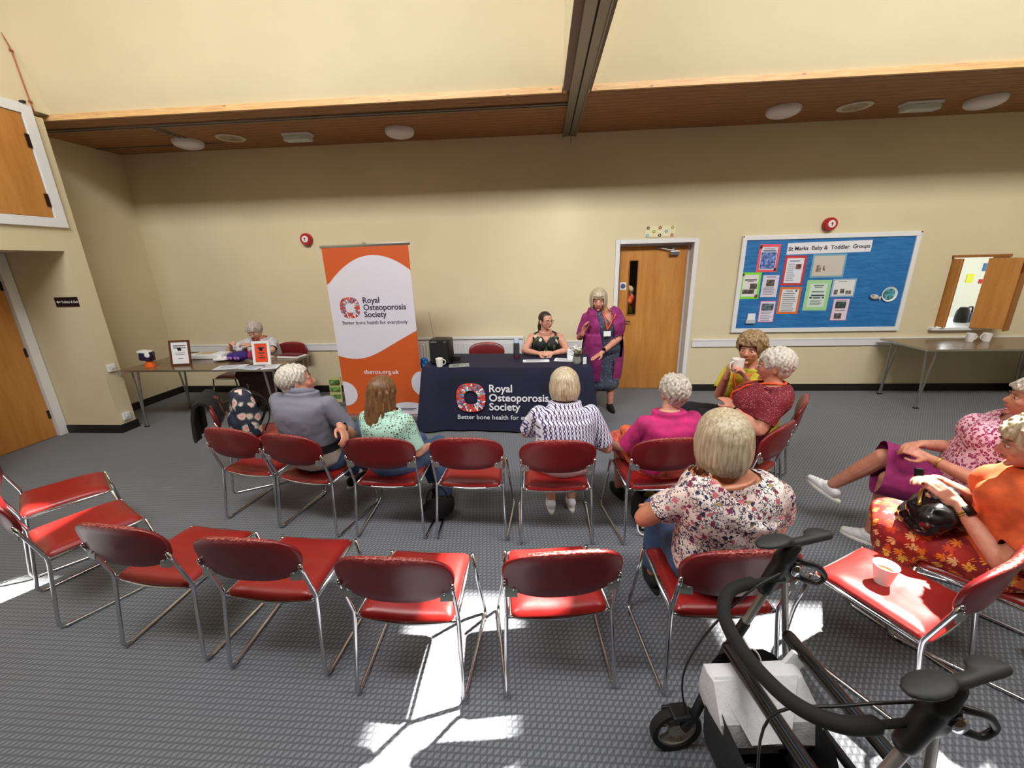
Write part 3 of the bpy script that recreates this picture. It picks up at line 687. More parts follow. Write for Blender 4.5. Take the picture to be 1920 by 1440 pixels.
def chair(x, y, rz, label, group):
    c = CH if not _used else copy_tree(CH); _used.append(c)
    c.location = (x, y, 0); c.rotation_euler = (0, 0, rz); c['label'] = label; c['group'] = group; return c
G1 = 'red stacking chairs in the near row'; G2 = 'red stacking chairs in the far row'; G3 = 'red chairs behind the tables'
chair(-3.40, 2.04, -.65, 'empty red chair at the far left end of the near row, partly out of frame', G1)
chair(-2.81, 1.67, -.50, 'empty red chair second from the left end of the near row, facing right', G1)
chair(-1.886, 1.436, -.10, 'empty red chair with a greyish pale patch on its back, third in the near row', G1)
chair(-1.249, 1.372, -.03, 'empty red chair in full shade, fourth in the near row, left of the half-sunlit one', G1)
chair(-.583, 1.285, -.016, 'empty red chair with sunlight on the right edge of its seat', G1)
chair(.078, 1.343, .136, 'empty red chair fully sunlit along its worn top edge, left of the woman in floral', G1)
chair(.767, 1.376, .08, 'red chair under the blonde woman in the floral top', G1)
chair(1.67, 1.373, .50, 'red chair with a mug standing on its sunlit seat', G1)
chair(2.25, 1.55, .75, 'red chair under the woman in orange with the daisy skirt', G1)
chair(2.66, 2.20, 1.0, 'red chair under the woman with white lace-up shoes', G1)
chair(-2.76, 3.10, -1.0, 'red chair at the far left holding the flowery backpack and a black coat', G2)
chair(-2.17, 2.497, -.185, 'empty red chair between the backpack chair and the grey-haired man', G2)
chair(-1.682, 2.40, -.192, 'red chair under the grey-haired man in the polo shirt', G2)
chair(-1.06, 2.361, -.007, 'red chair under the woman with long brown hair', G2)
chair(-.49, 2.365, -.007, 'empty red chair in the middle of the far row facing the navy table', G2)
chair(.094, 2.337, .037, 'red chair under the woman in the blue and white patterned top', G2)
chair(.78, 2.382, .134, 'red chair under the woman in the bright pink top', G2)
chair(1.54, 2.60, .70, 'red chair under the woman in the dark red dress', G2)
chair(1.97, 3.12, 1.0, 'red chair under the woman in the yellow top, mostly hidden', G2)
chair(-.745, 5.38, math.pi, 'empty red chair behind the navy cloth table in front of the radiator', G3)
chair(.05, 5.42, math.pi, 'red chair under the woman in glasses behind the navy table', G3)
chair(-4.27, 5.55, math.pi+.04, 'red chair behind the display table, left of the white-haired woman', G3)
chair(-3.60, 5.58, math.pi-.05, 'red chair behind the display table under the white-haired woman', G3)

# ================================================================== tables
def pole_table(cx, cy, rz, L, Wd, H, label, group='wood-topped folding tables with paired steel legs', ins=.22):
    t = thing('folding_table', label, 'table', (cx, cy, 0), rz, group)
    MB().box((0, 0, H-.011), (L, Wd, .022), None, .003).build('tabletop', 'walnut_top', t)
    MB().bb(-L/2-.002, L/2+.002, -Wd/2-.002, -Wd/2, H-.022, H-.001).bb(-L/2-.002, L/2+.002, Wd/2, Wd/2+.002, H-.022, H-.001).bb(-L/2-.002, -L/2, -Wd/2, Wd/2, H-.022, H-.001).bb(L/2, L/2+.002, -Wd/2, Wd/2, H-.022, H-.001).build('edge_trim', 'steel_leg', t)
    for sx in (-1, 1):
        for sy in (-1, 1):
            f = Vector((sx*(L/2-ins+.02), sy*(Wd/2-.07), .012)); m = MB()
            m.tube([(sx*(L/2-ins-.06), sy*(Wd/2-.08), H-.024), f+Vector((-.012, 0, 0))], .0115, 10); m.tube([(sx*(L/2-ins+.04), sy*(Wd/2-.10), H-.024), f+Vector((.012, 0, 0))], .0115, 10)
            lg = m.build('leg', 'steel_leg', t, 50); m = MB(); m.box((f.x, f.y, .008), (.055, .026, .016), None, .004); m.build('foot', 'black_plastic', lg)
        m = MB(); m.bb(sx*(L/2-ins-.06)-.01, sx*(L/2-ins-.06)+.01, -Wd/2+.07, Wd/2-.07, H-.045, H-.0221); m.build('cross_rail', 'steel_leg', t)
    return t
pole_table(-3.98, 4.68, 0.0, 1.88, .80, .735, 'long brown display table at the left with leaflets and a framed notice', ins=.10)
pole_table(5.36, 5.31, 0.0, 1.86, .70, .745, 'long brown table against the wall under the serving hatch with two white mugs', ins=.12)

# cloth-covered table
TX, TY, TR_ = -.385, 4.62, -.03
t = thing('trestle_table', 'trestle table hidden under the navy cloth, only its feet showing', 'table', (TX, TY, 0), TR_)
MB().box((0, 0, .722), (1.80, .64, .028), None, .004).build('tabletop', 'white_paint', t)
for sx in (-1, 1):
    for sy in (-1, 1):
        m = MB(); m.tube([(sx*.72, sy*.25, .705), (sx*.72, sy*.27, .012)], .014, 10); m.build('leg', 'steel_leg', t, 50)
n = N('navy_cloth', .75); v = n.coord(); n.base(n.ramp(n.noise(v, 7, 3), [(.3, (11, 13, 40)), (.7, (17, 20, 54))])); n.bump(n.noise(v, 500, 2), .2, .001)
def cloth():
    hx, hy, zt = .925, .345, .742; ring0 = []; P = []
    # perimeter parameterised; draped skirt flares and folds most at the corners
    per = []
    K = 40
    for k in range(K): per.append((-hx+2*hx*k/K, -hy, 0, -1))
    for k in range(16): per.append((hx, -hy+2*hy*k/16, 1, 0))
    for k in range(K): per.append((hx-2*hx*k/K, hy, 0, 1))
    for k in range(16): per.append((-hx, hy-2*hy*k/16, -1, 0))
    n = len(per); rings = []
    for lv in range(13):
        s = lv/12; ring = []
        for i, (x, y, nx, ny) in enumerate(per):
            a = per[i-1]; b = per[(i+1) % n]
            cx = abs(x)/hx; cy = abs(y)/hy; corner = (min(cx, cy) > .90)
            ck = max(0, min(cx, cy)-.80)/.20
            dx, dy = nx, ny
            if i in (0, K, K+16, 2*K+16): dx = math.copysign(.75, x); dy = math.copysign(.75, y)
            wav = .006*math.sin(i*.9)*s+.012*math.sin(i*.31+1)*s
            fl = .045*s+.07*s*ck+wav
            drop = s*(.732-.022+.0*ck)
            if lv == 0: ring.append(Vector((x, y, zt)))
            else: ring.append(Vector((x+dx*(.008+fl), y+dy*(.008+fl), zt-.008-drop)))
        rings.append(ring)
    m = MB(); top = []
    for sc in (.02, .5, .9, .985): top.append([Vector((x*sc, y*sc, zt+.0015-(.0015 if sc > .98 else 0))) for x, y, _, _ in per])
    m.loft(top+rings, cap=False); return m
clo = cloth().build('tablecloth', 'navy_cloth', None, 50); clo.location = (TX, TY, 0); clo.rotation_euler = (0, 0, TR_)
tag(clo, 'navy blue cloth with a round ring logo and white lettering, draped over the speakers table', 'tablecloth')
LOGO = [(214, 74, 56), (54, 132, 176), (232, 232, 236), (160, 40, 70), (226, 118, 50), (70, 60, 96), (110, 178, 206), (190, 50, 60)]
for i, c in enumerate(LOGO): plain('logo_%d' % i, c, .6)
def ringlogo(parent, r, mtx, dark):
    """rounded ring crowded with little coloured figures"""
    def so(a, rad):
        ca, sa = math.cos(a), math.sin(a); p = 2.7
        return (abs(ca)**(2/p)*math.copysign(1, ca)*rad, abs(sa)**(2/p)*math.copysign(1, sa)*rad)
    m = MB(); n = 64; vs = []; fs = []
    for k in range(n):
        a = 2*math.pi*k/n; o = so(a, r); q = so(a, r*.47); vs += [(o[0], 0, o[1]), (q[0], 0, q[1]), (o[0], .001, o[1]), (q[0], .001, q[1])]
    for k in range(n):
        b = 4*k; c = 4*((k+1) % n); fs += [(b, b+1, c+1, c), (b+2, c+2, c+3, b+3), (b, c, c+2, b+2), (b+1, b+3, c+3, c+1)]
    m.add([mtx @ Vector(q) for q in vs], fs); base = m.build('ring_logo', 'logo_0', parent)
    rnd = random.Random(3); acc = [MB() for _ in LOGO]
    for k in range(96):
        a = 2*math.pi*(k//3)/32+rnd.uniform(-.05, .05); rad = r*(.56+.165*(k % 3)+rnd.uniform(-.03, .03)); p = so(a, rad); b = acc[rnd.choice([1, 2, 2, 3, 4, 5, 6, 7, 1])]
        w, hh = r*rnd.uniform(.09, .15), r*rnd.uniform(.04, .065); rot = rnd.uniform(-.7, .7)+a
        pts = [(math.cos(t*math.pi/4)*w, math.sin(t*math.pi/4)*hh) for t in range(8)]
        pts = [(p[0]+x*math.cos(rot)-z*math.sin(rot), p[1]+x*math.sin(rot)+z*math.cos(rot)) for x, z in pts]
        b.prism(pts, .0007, mtx @ Matrix.Translation((0, -.0009-.00003*k, 0)))
    for i, b in enumerate(acc):
        if b.v: b.build('logo_figures', 'logo_%d' % i, base)
# lettering on the cloth front: front face plane leans slightly out towards the hem
fm = Matrix.Translation((0, -.359, 0))
lean = Matrix.Rotation(R(-3.8), 4, 'X')
def onfront(x, z): return Matrix.Translation((x-TX, -.355-.062*(.742-z)/.742-.0055, z)) @ Matrix.Rotation(R(-4.2), 4, 'X')
white = plain('print_white', (222, 222, 228), .7)
ringlogo(clo, .162, onfront(-.775, .41), True)
for i, (tx, z) in enumerate((('Royal', .475), ('Osteoporosis', .372), ('Society', .270))): text('lettering', tx, .118, onfront(-.575, z), white, clo, 'LEFT', .0008, .0022)
text('lettering', 'Better bone health for everybody', .073, onfront(-.935, .165), white, clo, 'LEFT', .0008, .0004, 1.03)

# ================================================================== roller banner
bt = thing('roller_banner', 'tall orange and white roller banner with a ring logo and slab lettering', 'banner', (-1.915, 4.60, 0), -.0)
bt.rotation_euler = (0, R(-.6), R(-3))
bw, bh = .50, 2.02
MB().box((0, .0, .045), (1.06, .16, .07), None, .02).build('base_cassette', 'steel_leg', bt)
for s in (-1, 1): MB().box((s*.34, 0, .006), (.05, .34, .012), None, .003).build('foot', 'steel_leg', bt)
m = MB(); m.box((0, .008, 2.045), (1.04, .022, .03), None, .006); m.ell((0, .01, 2.07), (.022, .012, .01)); m.build('top_rail', 'steel_leg', bt, 50)
m = MB(); m.tube([(0, .03, .07), (0, .03, 2.04)], .011, 10); m.build('support_pole', 'steel_leg', bt, 50)
orange = plain('banner_orange', (196, 84, 30), .55)
MB().bb(-bw, bw, 0, .0012, .08, 2.03).build('print_panel', orange, bt)
wht = plain('banner_white', (212, 208, 220), .55)
def shape(pts, name, mat, y, parent=bt):
    m = MB(); m.prism(pts, .0008, TR((0, y, 0))); return m.build(name, mat, parent)
# central white field between two curves
top = [(-bw+.0005+2*(bw-.0005)*k/30, 0) for k in range(31)]
def tz(x): return 1.92-.30*((x-.08)/.58)**2+(.02*math.sin((x+.5)*3)) if x > -.5 else 1.68
def bz(x): u = (x+.5); return .815-.14*u+.42*u*u-.03*math.sin(u*6)
pts = [(x, max(1.64, tz(x))) for x, _ in top]+[(x, bz(x)) for x, _ in reversed(top)]
shape(pts, 'white_field', wht, -.0012)
def halfoval(cx, cz, rx, rz, side):
    a0 = -90 if side > 0 else 90
    return [(cx+rx*math.cos(R(a0+k*180/20)), cz+rz*math.sin(R(a0+k*180/20))) for k in range(21)]
shape(halfoval(-bw, .34, .17, .155, 1), 'white_patch', wht, -.0012); shape(halfoval(bw, .47, .13, .15, -1), 'white_patch', wht, -.0012)
shape([(.0, .085)]+[(.30+.30*math.cos(R(a)), .085+.15*math.sin(R(a))) for a in range(160, 0, -10) if .30+.30*math.cos(R(a)) < bw]+[(bw, .16), (bw, .085)], 'white_patch', wht, -.0012)
def onb(x, z): return TR((x, -.0022, z))
ringlogo(bt, .118, onb(-.265, 1.375), False)
navyp = plain('print_navy', (42, 40, 66), .6)
for tx, z in (('Royal', 1.425), ('Osteoporosis', 1.345), ('Society', 1.265)): text('lettering', tx, .092, onb(-.105, z), navyp, bt, 'LEFT', .0006, .0018)
text('lettering', 'Better bone health for everybody', .058, onb(-.385, 1.185), navyp, bt, 'LEFT', .0006, .0003, 1.0)
text('lettering', 'theros.org.uk', .075, onb(-.205, .59), white, bt, 'LEFT', .0006, .0008, 1.05)
MB().bb(.18, .40, -.0028, -.0021, .150, .158).bb(.18, .36, -.0028, -.0021, .132, .140).build('print_lines', navyp, bt)

# ================================================================== things on the speakers table
ZT = .7445
t = thing('portable_amplifier', 'black portable speaker amplifier with an aerial on the left end of the navy table', 'speaker', (-1.135, 4.50, ZT), R(-4))
bx = MB(); bx.box((0, 0, .145), (.235, .20, .286), None, .03); bx.build('cabinet', 'black_plastic', t, 50)
MB().box((0, -.1005, .13), (.20, .004, .22), None, .002).build('grille', fabric('grille_black', (16, 16, 17), 900, .8), t)
MB().box((0, .0, .288), (.12, .03, .012), None, .005).build('carry_handle', 'black_plastic', t)
MB().bb(-.09, -.02, -.1035, -.1005, .256, .264).bb(.055, .085, -.1035, -.1005, .256, .261).build('name_plate', plain('print_grey', (150, 150, 150), .5), t)
m = MB(); m.tube([(-.10, .04, .28), (-.135, .05, .58)], .0018, 6); m.ell((-.135, .05, .58), .004); m.build('aerial', 'chrome', t)
MB().box((.16, .02, .05), (.08, .05, .06), None, .012).build('side_unit', 'black_plastic', t, 50)
def mug(loc, rz, label, group=None, scale=1.0, r0=.032, r1=.042, hh=.092, handle=True, mat='ceramic', tea=False):
    t = thing('mug', label, 'mug', loc, rz, group); s = scale
    pr = [(0, .004), (r0*.9, .003), (r0, 0), (r0*1.02, .004), (r1, hh), (r1-.0035, hh), (r0*.92, .010), (0, .008)]
    m = MB(); m.lathe([(a*s, b*s) for a, b in pr], seg=32); m.build('cup', mat, t, 50)
    if tea:
        m = MB(); m.lathe([(0, .062*s), (.0375*s, .062*s), (.0375*s, .058*s), (0, .058*s)], seg=24); m.build('tea', plain('tea', (150, 96, 52), .1), t)
    if handle:
        rm = (r0+r1)/2
        m = MB(); m.tube([(rm*s*.96, 0, hh*s*.82)]+fillet([(rm*s*.96, 0, hh*s*.82), ((rm+.03)*s, 0, hh*s*.8), ((rm+.028)*s, 0, hh*s*.32), (rm*s*.9, 0, hh*s*.2)], .02)[1:], .0048*s, 8); m.build('handle', mat, t, True)
    return t
mug((-1.13, 4.335, ZT), R(0), 'white mug in front of the black amplifier on the navy table')
def paper(name, loc, w, h, rz, label, col=None, thick=.0015, group=None, curl=0):
    t = thing(name, label, 'paper', loc, rz, group)
    m = MB(); n = 6; vs = []; fs = []
    for i in range(n+1):
        x = -w/2+w*i/n; z = curl*(2*i/n-1)**2
        for y in (-h/2, h/2): vs += [(x, y, z), (x, y, z+thick)]
    for i in range(n):
        a = 4*i; b = a+4; fs += [(a, a+2, b+2, b), (a+1, b+1, b+3, a+3), (a, b, b+1, a+1), (a+2, a+3, b+3, b+2)]
    fs += [(0, 1, 3, 2), (4*n, 4*n+2, 4*n+3, 4*n+1)]
    m.add(vs, fs).build('sheet', plain('paper_%d_%d_%d' % col, col, .6) if col else 'white_paper', t)
    m = MB()
    for k in range(7): m.bb(-w*.38, w*(.3-.08*(k % 3)), h*(.36-.1*k)-.002, h*(.36-.1*k)+.002, thick+.0002, thick+.0006)
    if not curl: m.build('print_lines', 'print_ink', t)
    return t
t = paper('magazine', (-.92, 4.37, ZT), .22, .15, R(12), 'open magazine with a grey photo beside the white mug', (150, 152, 150), .004)
MB().bb(-.09, .08, -.05, .05, .0046, .0054).build('cover_photo', photo_mat((120, 120, 116)), t)
t = thing('water_bottle', 'clear grey water bottle with a pale blue lid on the navy table', 'bottle', (-.30, 4.70, ZT))
n = N('bottle_grey', .1, 0, (70, 72, 84)); n.set(Transmission_Weight=.35)
m = MB(); m.lathe([(0, 0), (.034, 0), (.036, .01), (.036, .17), (.03, .185), (.0, .185)], seg=24); m.build('body', 'bottle_grey', t, 50)
m = MB(); m.lathe([(.0, .186), (.033, .186), (.033, .215), (.024, .232), (0, .232)], seg=24); m.build('lid', plain('lid_blue', (170, 186, 214), .3), t, 50)
m = MB(); m.lathe([(.0366, .004), (.0366, .04), (.0362, .04), (.0362, .004)], seg=24); m.build('base_band', plain('band_maroon', (74, 20, 44), .4), t)
paper('notes', (-.07, 4.56, ZT), .30, .12, R(2), 'white notes under the clasped hands of the woman in glasses')
paper('notes', (.26, 4.60, ZT), .24, .16, R(-10), 'white notes between the flower pot and the standing woman')
t = thing('flower_pot', 'small grey pot of white flowers on the right end of the navy table', 'potted plant', (.375, 4.40, ZT))
m = MB(); m.lathe([(0, 0), (.03, 0), (.045, .02), (.047, .05), (.036, .085), (.038, .09), (.032, .088), (.03, .07), (0, .07)], seg=28); m.build('pot', plain('glaze_grey', (150, 152, 144), .15), t, 50)
rnd = random.Random(5); lv = MB(); st = MB()
leafm = plain('leaf_green', (44, 62, 34), .5); petal = plain('petal_white', (232, 230, 222), .5)
for k in range(34):
    a = rnd.uniform(0, 6.28); ra = rnd.uniform(.01, .075); z = .10+rnd.uniform(0, .075); c = Vector((ra*math.cos(a), ra*math.sin(a), z)); st.tube([(0, 0, .07), c], .0013, 5)
    d = Vector((math.cos(a), math.sin(a), rnd.uniform(-.3, .5))).normalized(); s_ = Vector((-d.y, d.x, 0)).normalized()*.011
    lv.add([c, c+d*.018+s_, c+d*.042, c+d*.018-s_, c+Vector((0, 0, -.002))], [(0, 1, 2), (0, 2, 3), (0, 4, 1), (0, 3, 4), (4, 2, 1), (4, 3, 2)])
st.build('stems', leafm, t); lv.build('leaves', leafm, t)
for k in range(16):
    a = rnd.uniform(0, 6.28); ra = rnd.uniform(0, .055); c = Vector((ra*math.cos(a), ra*math.sin(a), .155+rnd.uniform(0, .09)*(1-ra/.08))); m = MB()
    for q in range(5): b = q*1.2566+a; m.ell(c+Vector((math.cos(b)*.0085, math.sin(b)*.0085, 0)), (.008, .008, .005), None, 8, 6)
    m.build('flower', petal, t, True)
MB().box((.085, -.01, .04), (.04, .01, .075), Matrix.Rotation(.3, 3, 'Z'), .002).build('gift_tag', 'white_paper', t)
t = thing('gift_bag', 'small white paper bag standing behind the flower pot', 'paper bag', (.32, 4.62, ZT), .2)
m = MB(); m.loft([[Vector((sx*.035, sy*.02, z)) for sx, sy in ((-1, -1), (1, -1), (1, 1), (-1, 1))] for z in (0, .12)]); m.build('bag', 'white_paper', t)
for y in (-.012, .012):
    m = MB(); m.tube(bezier((-.018, y, .115), (-.02, y, .17), (.02, y, .17), (.018, y, .115), 8), .0016, 6); m.build('handle', 'white_paper', t)
# blue carrier bag at the back left of the table
m = MB(); m.ell((0, 0, .0), (.06, .05, .10)); me = blob('b', m, .01, 2, noise_amp=.02, noise_scale=14)
b = link('carrier_bag', me, plain('bag_blue', (30, 112, 190), .35), None, True); b.location = (-1.41, 4.72, .66); tag(b, 'crumpled bright blue plastic bag between the banner and the navy table', 'bag')

# ================================================================== things on the display table
ZL = .7365
t = thing('collection_box', 'white and navy collection box on an orange cone at the left of the display table', 'collection box', (-4.66, 4.44, ZL), R(10))
m = MB(); m.lathe([(0, 0), (.055, 0), (.055, .008), (.03, .075), (0, .075)], seg=28); m.build('cone', plain('cone_orange', (232, 96, 22), .4), t, 50)
m = MB(); m.box((-.01, 0, .135), (.125, .10, .115), Matrix.Rotation(R(8), 3, 'Y'), .02); bx = m.build('box', plain('box_navy', (38, 30, 66), .4), t, 50)
m = MB(); m.box((-.012, 0, .183), (.127, .102, .03), Matrix.Rotation(R(8), 3, 'Y'), .012); m.build('lid', 'white_gloss', bx, 50)
m = MB(); m.ell((.03, -.052, .15), (.03, .006, .03)); m.build('label', 'white_paper', bx, True)
m = MB(); m.tube([(.055+.02*math.cos(a/16*6.283), .0, .11+.055*math.sin(a/16*6.283)) for a in range(16)], .0035, 6, closed=True); m.build('strap', 'frame_wood', t, True)
def photo_frame(loc, rz, w, h, bw_, mat, inner, label, lines, lc='print_ink'):
    t = thing('picture_frame', label, 'picture frame', loc, rz); lean = Matrix.Rotation(R(-10), 4, 'X'); 
    m = MB()
    for a in ((-w/2, w/2, 0, bw_), (-w/2, w/2, h-bw_, h), (-w/2, -w/2+bw_, bw_, h-bw_), (w/2-bw_, w/2, bw_, h-bw_)): m.bb(a[0], a[1], -.009, .009, a[2], a[3], .002)
    m.v = [tuple(lean @ Vector(q)) for q in m.v]; m.build('frame', mat, t)
    m = MB(); m.bb(-w/2+bw_, w/2-bw_, -.002, .002, bw_, h-bw_); m.v = [tuple(lean @ Vector(q)) for q in m.v]; m.build('page', inner, t)
    m = MB()
    for x0, x1, z, th in lines: m.bb(x0*w, x1*w, -.0032, -.0021, z*h-th/2, z*h+th/2)
    m.v = [tuple(lean @ Vector(q)) for q in m.v]; m.build('print_lines', lc, t)
    m = MB(); m.box((0, .05, h*.35), (.04, .004, h*.72), Matrix.Rotation(R(16), 3, 'X')); m.build('strut', 'black_plastic', t)
    return t
photo_frame((-4.32, 4.50, ZL), R(8), .235, .30, .022, 'frame_wood', 'white_paper', 'dark wooden frame with a printed white page on the display table', [(-.3, .3, .78, .012), (-.3, .32, .7, .01), (-.25, .25, .5, .006), (-.2, .2, .44, .006), (-.12, .12, .28, .008)])
photo_frame((-3.30, 4.50, ZL), R(6), .205, .28, .03, 'white_gloss', plain('page_orange', (222, 70, 34), .5), 'white frame with an orange page on the display table in front of the seated woman', [(-.2, .2, .72, .014), (-.1, .1, .6, .008), (-.18, .18, .5, .012), (-.08, .08, .4, .008), (-.18, .18, .3, .012)], 'print_dark')
t = thing('leaflet_tray', 'flat white box of leaflets behind the wooden frame', 'box', (-4.28, 4.92, ZL), R(3)); MB().box((0, 0, .03), (.42, .22, .055), None, .006).build('box', 'white_paper', t); MB().box((-.05, 0, .061), (.2, .16, .006), None, .002).build('leaflets', plain('kraft', (190, 170, 140), .6), t)
t = thing('plate', 'white plate on the display table beside the purple hat', 'plate', (-3.99, 4.78, ZL)); m = MB(); m.lathe([(0, .003), (.08, .003), (.125, .018), (.125, .021), (.08, .007), (0, .007)], seg=36); m.build('dish', 'ceramic', t, 60)
t = thing('purple_bag', 'purple fabric bag with pale lettering lying on the display table', 'bag', (-3.76, 4.72, ZL), R(-2))
m = MB(); m.ell((0, 0, .055), (.145, .09, .055)); m.ell((.05, 0, .07), (.09, .08, .05)); me = blob('b', m, .01, 3, noise_amp=.006, noise_scale=14)
bd = link('body', me, fabric('purple_cloth', (60, 34, 120), 300), t, True)
m = MB(); [m.ell((x, -.086, .05), (.016, .008, .018)) for x in (-.07, -.03, .03, .07)]; m.build('printed_marks', plain('print_lilac', (170, 120, 190), .6), t, True)
GP = 'papers spread on the display table'
paper('leaflet', (-3.62, 4.40, ZL), .32, .21, R(14), 'white sheet at the front edge of the display table, left of the orange framed page', (214, 218, 230), .0015, GP)
paper('leaflet', (-3.33, 4.36, ZL+.0), .25, .16, R(-14), 'pale blue sheet under the orange framed page', (196, 212, 230), .0015, GP)
paper('leaflet', (-3.13, 4.40, ZL+.0), .17, .22, R(20), 'white sheet at the right front corner of the display table', (222, 224, 232), .0015, GP)
paper('leaflet', (-3.55, 4.88, ZL), .22, .13, R(-6), 'white folded sheet right of the purple bag', (220, 220, 226), .012, GP)
t = thing('raffle_tray', 'tray of dark red and white tickets beside the white-haired woman', 'tray', (-3.18, 4.90, ZL), R(-8))
MB().box((0, 0, .012), (.30, .17, .022), None, .006).build('tray', 'ceramic', t)
for k in range(6): MB().box((-.115+k*.045, 0, .033), (.035, .13, .018), None, .004).build('ticket_roll', plain('maroon_card', (104, 30, 44), .6), t)
t = thing('pink_purse', 'crimson pink fabric pouch in front of the white-haired woman', 'pouch', (-3.52, 4.72, ZL), .1); m = MB(); m.ell((0, 0, .07), (.10, .06, .075)); me = blob('b', m, .009, 3, noise_amp=.008, noise_scale=15); link('body', me, fabric('crimson_cloth', (172, 40, 84), 300), t, True)
mug((-3.41, 4.62, ZL), R(170), 'white mug between the crimson pouch and the orange framed page')
# right-hand table mugs
mug((5.27, 5.40, .7465), R(0), 'left of the two white mugs on the table under the hatch', 'white mugs under the hatch', 1.1)
mug((5.46, 5.40, .7465), R(180), 'right of the two white mugs on the table under the hatch', 'white mugs under the hatch', 1.1)
# leaflet leaning by the banner
t = thing('leaflet_stand', 'green and cream leaflet standing on the floor behind the left edge of the orange banner', 'leaflet', (-2.86, 5.25, 0), 0)
MB().box((0, 0, .19), (.17, .012, .36), Matrix.Rotation(R(-6), 3, 'X')).build('panel', plain('leaflet_cream', (196, 190, 130), .6), t)
for z in (.09, .2, .3): MB().box((0, -.012-.02*(0), z), (.14, .012, .06), Matrix.Rotation(R(-6), 3, 'X')).build('printed_picture', photo_mat((90, 130, 60)), t)
m = MB(); m.tube(catmull([(-3.7, 5.3, .006), (-3.3, 5.2, .006), (-2.9, 5.12, .006), (-2.5, 5.2, .006), (-2.3, 5.6, .006)], 5), .005, 6); tag(m.build('power_cable', 'black_plastic', None, True), 'thin black cable lying on the carpet behind the banner', 'cable')

# ================================================================== things on and under the audience chairs
mug((1.50, 1.60, .4385), R(200), 'white mug of tea on the sunlit red seat', None, 1.0, .028, .047, .095, False, tea=True)
mug((2.33, 1.62, .0), R(-40), 'large pale grey mug on the carpet under the chair of the woman in orange', None, 1.15)
# black coat hanging on the back of the left chair
t = thing('black_coat', 'black coat hanging over the back of the left chair behind the flowery backpack', 'coat', (-2.80, 3.10, 0), -1.0)
rings = []
for s in range(11):
    k = s/10; z = .82-.46*abs(k-.32)/.68 if k > .32 else .82-.28*(.32-k)/.32
    y = -.085-.03*min(1, abs(k-.32)*3) if k > .32 else -.02+.06*(.32-k)/.32
    rings.append((y if k > .05 else .05, z))
m = MB(); prof = [(.055, .62), (.035, .74), (.0, .815), (-.05, .828), (-.095, .80), (-.12, .70), (-.13, .55), (-.130, .55), (-.128, .50), (-.108, .50), (-.104, .56), (-.098, .68), (-.075, .78), (-.045, .805), (-.005, .79), (.018, .72), (.035, .62)]
n_ = 14; R_ = []
for i in range(n_+1):
    x = -.22+.44*i/n_; wv = .012*math.sin(i*1.3); R_.append([Vector((x, y+wv*(1 if z < .7 else .3), z+(.02*math.sin(i*.8) if z < .4 else 0))) for y, z in prof])
m.loft(R_); me = m.build('cloth_body', fabric('coat_black', (14, 14, 15), 300), t, 60)
# flowery backpack
n = N('floral_navy', .8); v = n.coord(); vn = n.n('TexVoronoi', ins={'Vector': v, 'Scale': 14.0}); 
nz = n.noise(n.coord(), 30, 3); dsum = n.math('ADD', vn.outputs['Distance'], n.math('MULTIPLY', n.math('SUBTRACT', nz, .5), .5))
flow = n.ramp(dsum, [(.0, (206, 120, 124)), (.24, (228, 168, 160)), (.38, (214, 206, 196)), (.50, (92, 98, 88)), (.60, (34, 38, 58))])
sp = n.n('SeparateXYZ', ins={0: vn.outputs['Color']}); n.base(n.mix(n.math('GREATER_THAN', sp.outputs[0], .22), (34, 38, 58), flow))
t = thing('backpack', 'navy backpack with pink rose print standing on the left chair seat', 'backpack', (-2.57, 3.17, .442), -.75)
m = MB(); m.loft([[Vector((x*sx, y*sy-.02*z, z)) for x, y in [(math.copysign(abs(math.cos(a))**.6, math.cos(a)), math.copysign(abs(math.sin(a))**.6, math.sin(a))) for a in [2*math.pi*k/24 for k in range(24)]]] for z, sx, sy in ((0, .12, .07), (.02, .15, .09), (.15, .155, .10), (.30, .15, .09), (.38, .12, .07), (.415, .06, .04))])
m.ell((0, -.09, .13), (.12, .05, .10)); me = blob('b', m, .01, 3, noise_amp=.005, noise_scale=9); bd = link('body', me, 'floral_navy', t, True)
for s in (-1, 1):
    m = MB(); m.tube(catmull([(s*.05, .07, .37), (s*.07, .15, .30), (s*.085, .16, .15), (s*.09, .10, .03)], 5), .018, 8, flat=.35); m.build('shoulder_strap', 'black_matte', t, True)
m = MB(); m.tube(catmull([(-.13, -.045, .10), (-.135, -.03, .28), (-.06, -.03, .395), (.06, -.03, .395), (.135, -.03, .28), (.13, -.045, .10)], 5), .006, 6); m.build('zip_piping', 'black_matte', t, True)
m = MB(); m.tube(bezier((-.04, .05, .40), (-.03, .06, .45), (.03, .06, .45), (.04, .05, .40), 8), .007, 6); m.build('grab_handle', 'black_matte', t, True)
# bag under the pink lady's chair
t = thing('shopping_bag', 'black shopper with a white edge under the chair of the woman in pink', 'bag', (.82, 2.64, 0), .15)
m = MB(); m.loft([[Vector((x*sx, y*sy, z)) for x, y in ((-1, -1), (-.3, -1.08), (.3, -.95), (1, -1), (1.05, 0), (1, 1), (0, 1.05), (-1, 1), (-1.04, 0))] for z, sx, sy in ((0, .14, .09), (.01, .15, .10), (.14, .155, .095), (.24, .14, .05), (.238, .13, .04), (.12, .14, .08), (.02, .14, .09))]); bd = m.build('body', 'black_matte', t, 40)
m = MB(); m.bb(-.148, .148, -.106, -.1035, .03, .055); m.build('printed_band', 'white_paper', t)
m = MB(); m.tube(catmull([(-.10, -.05, .23), (-.17, -.10, .16), (-.19, -.14, .05), (-.14, -.15, .012), (-.09, -.12, .1), (-.06, -.06, .22)], 5), .006, 6); m.build('strap', 'ceramic', t, True)
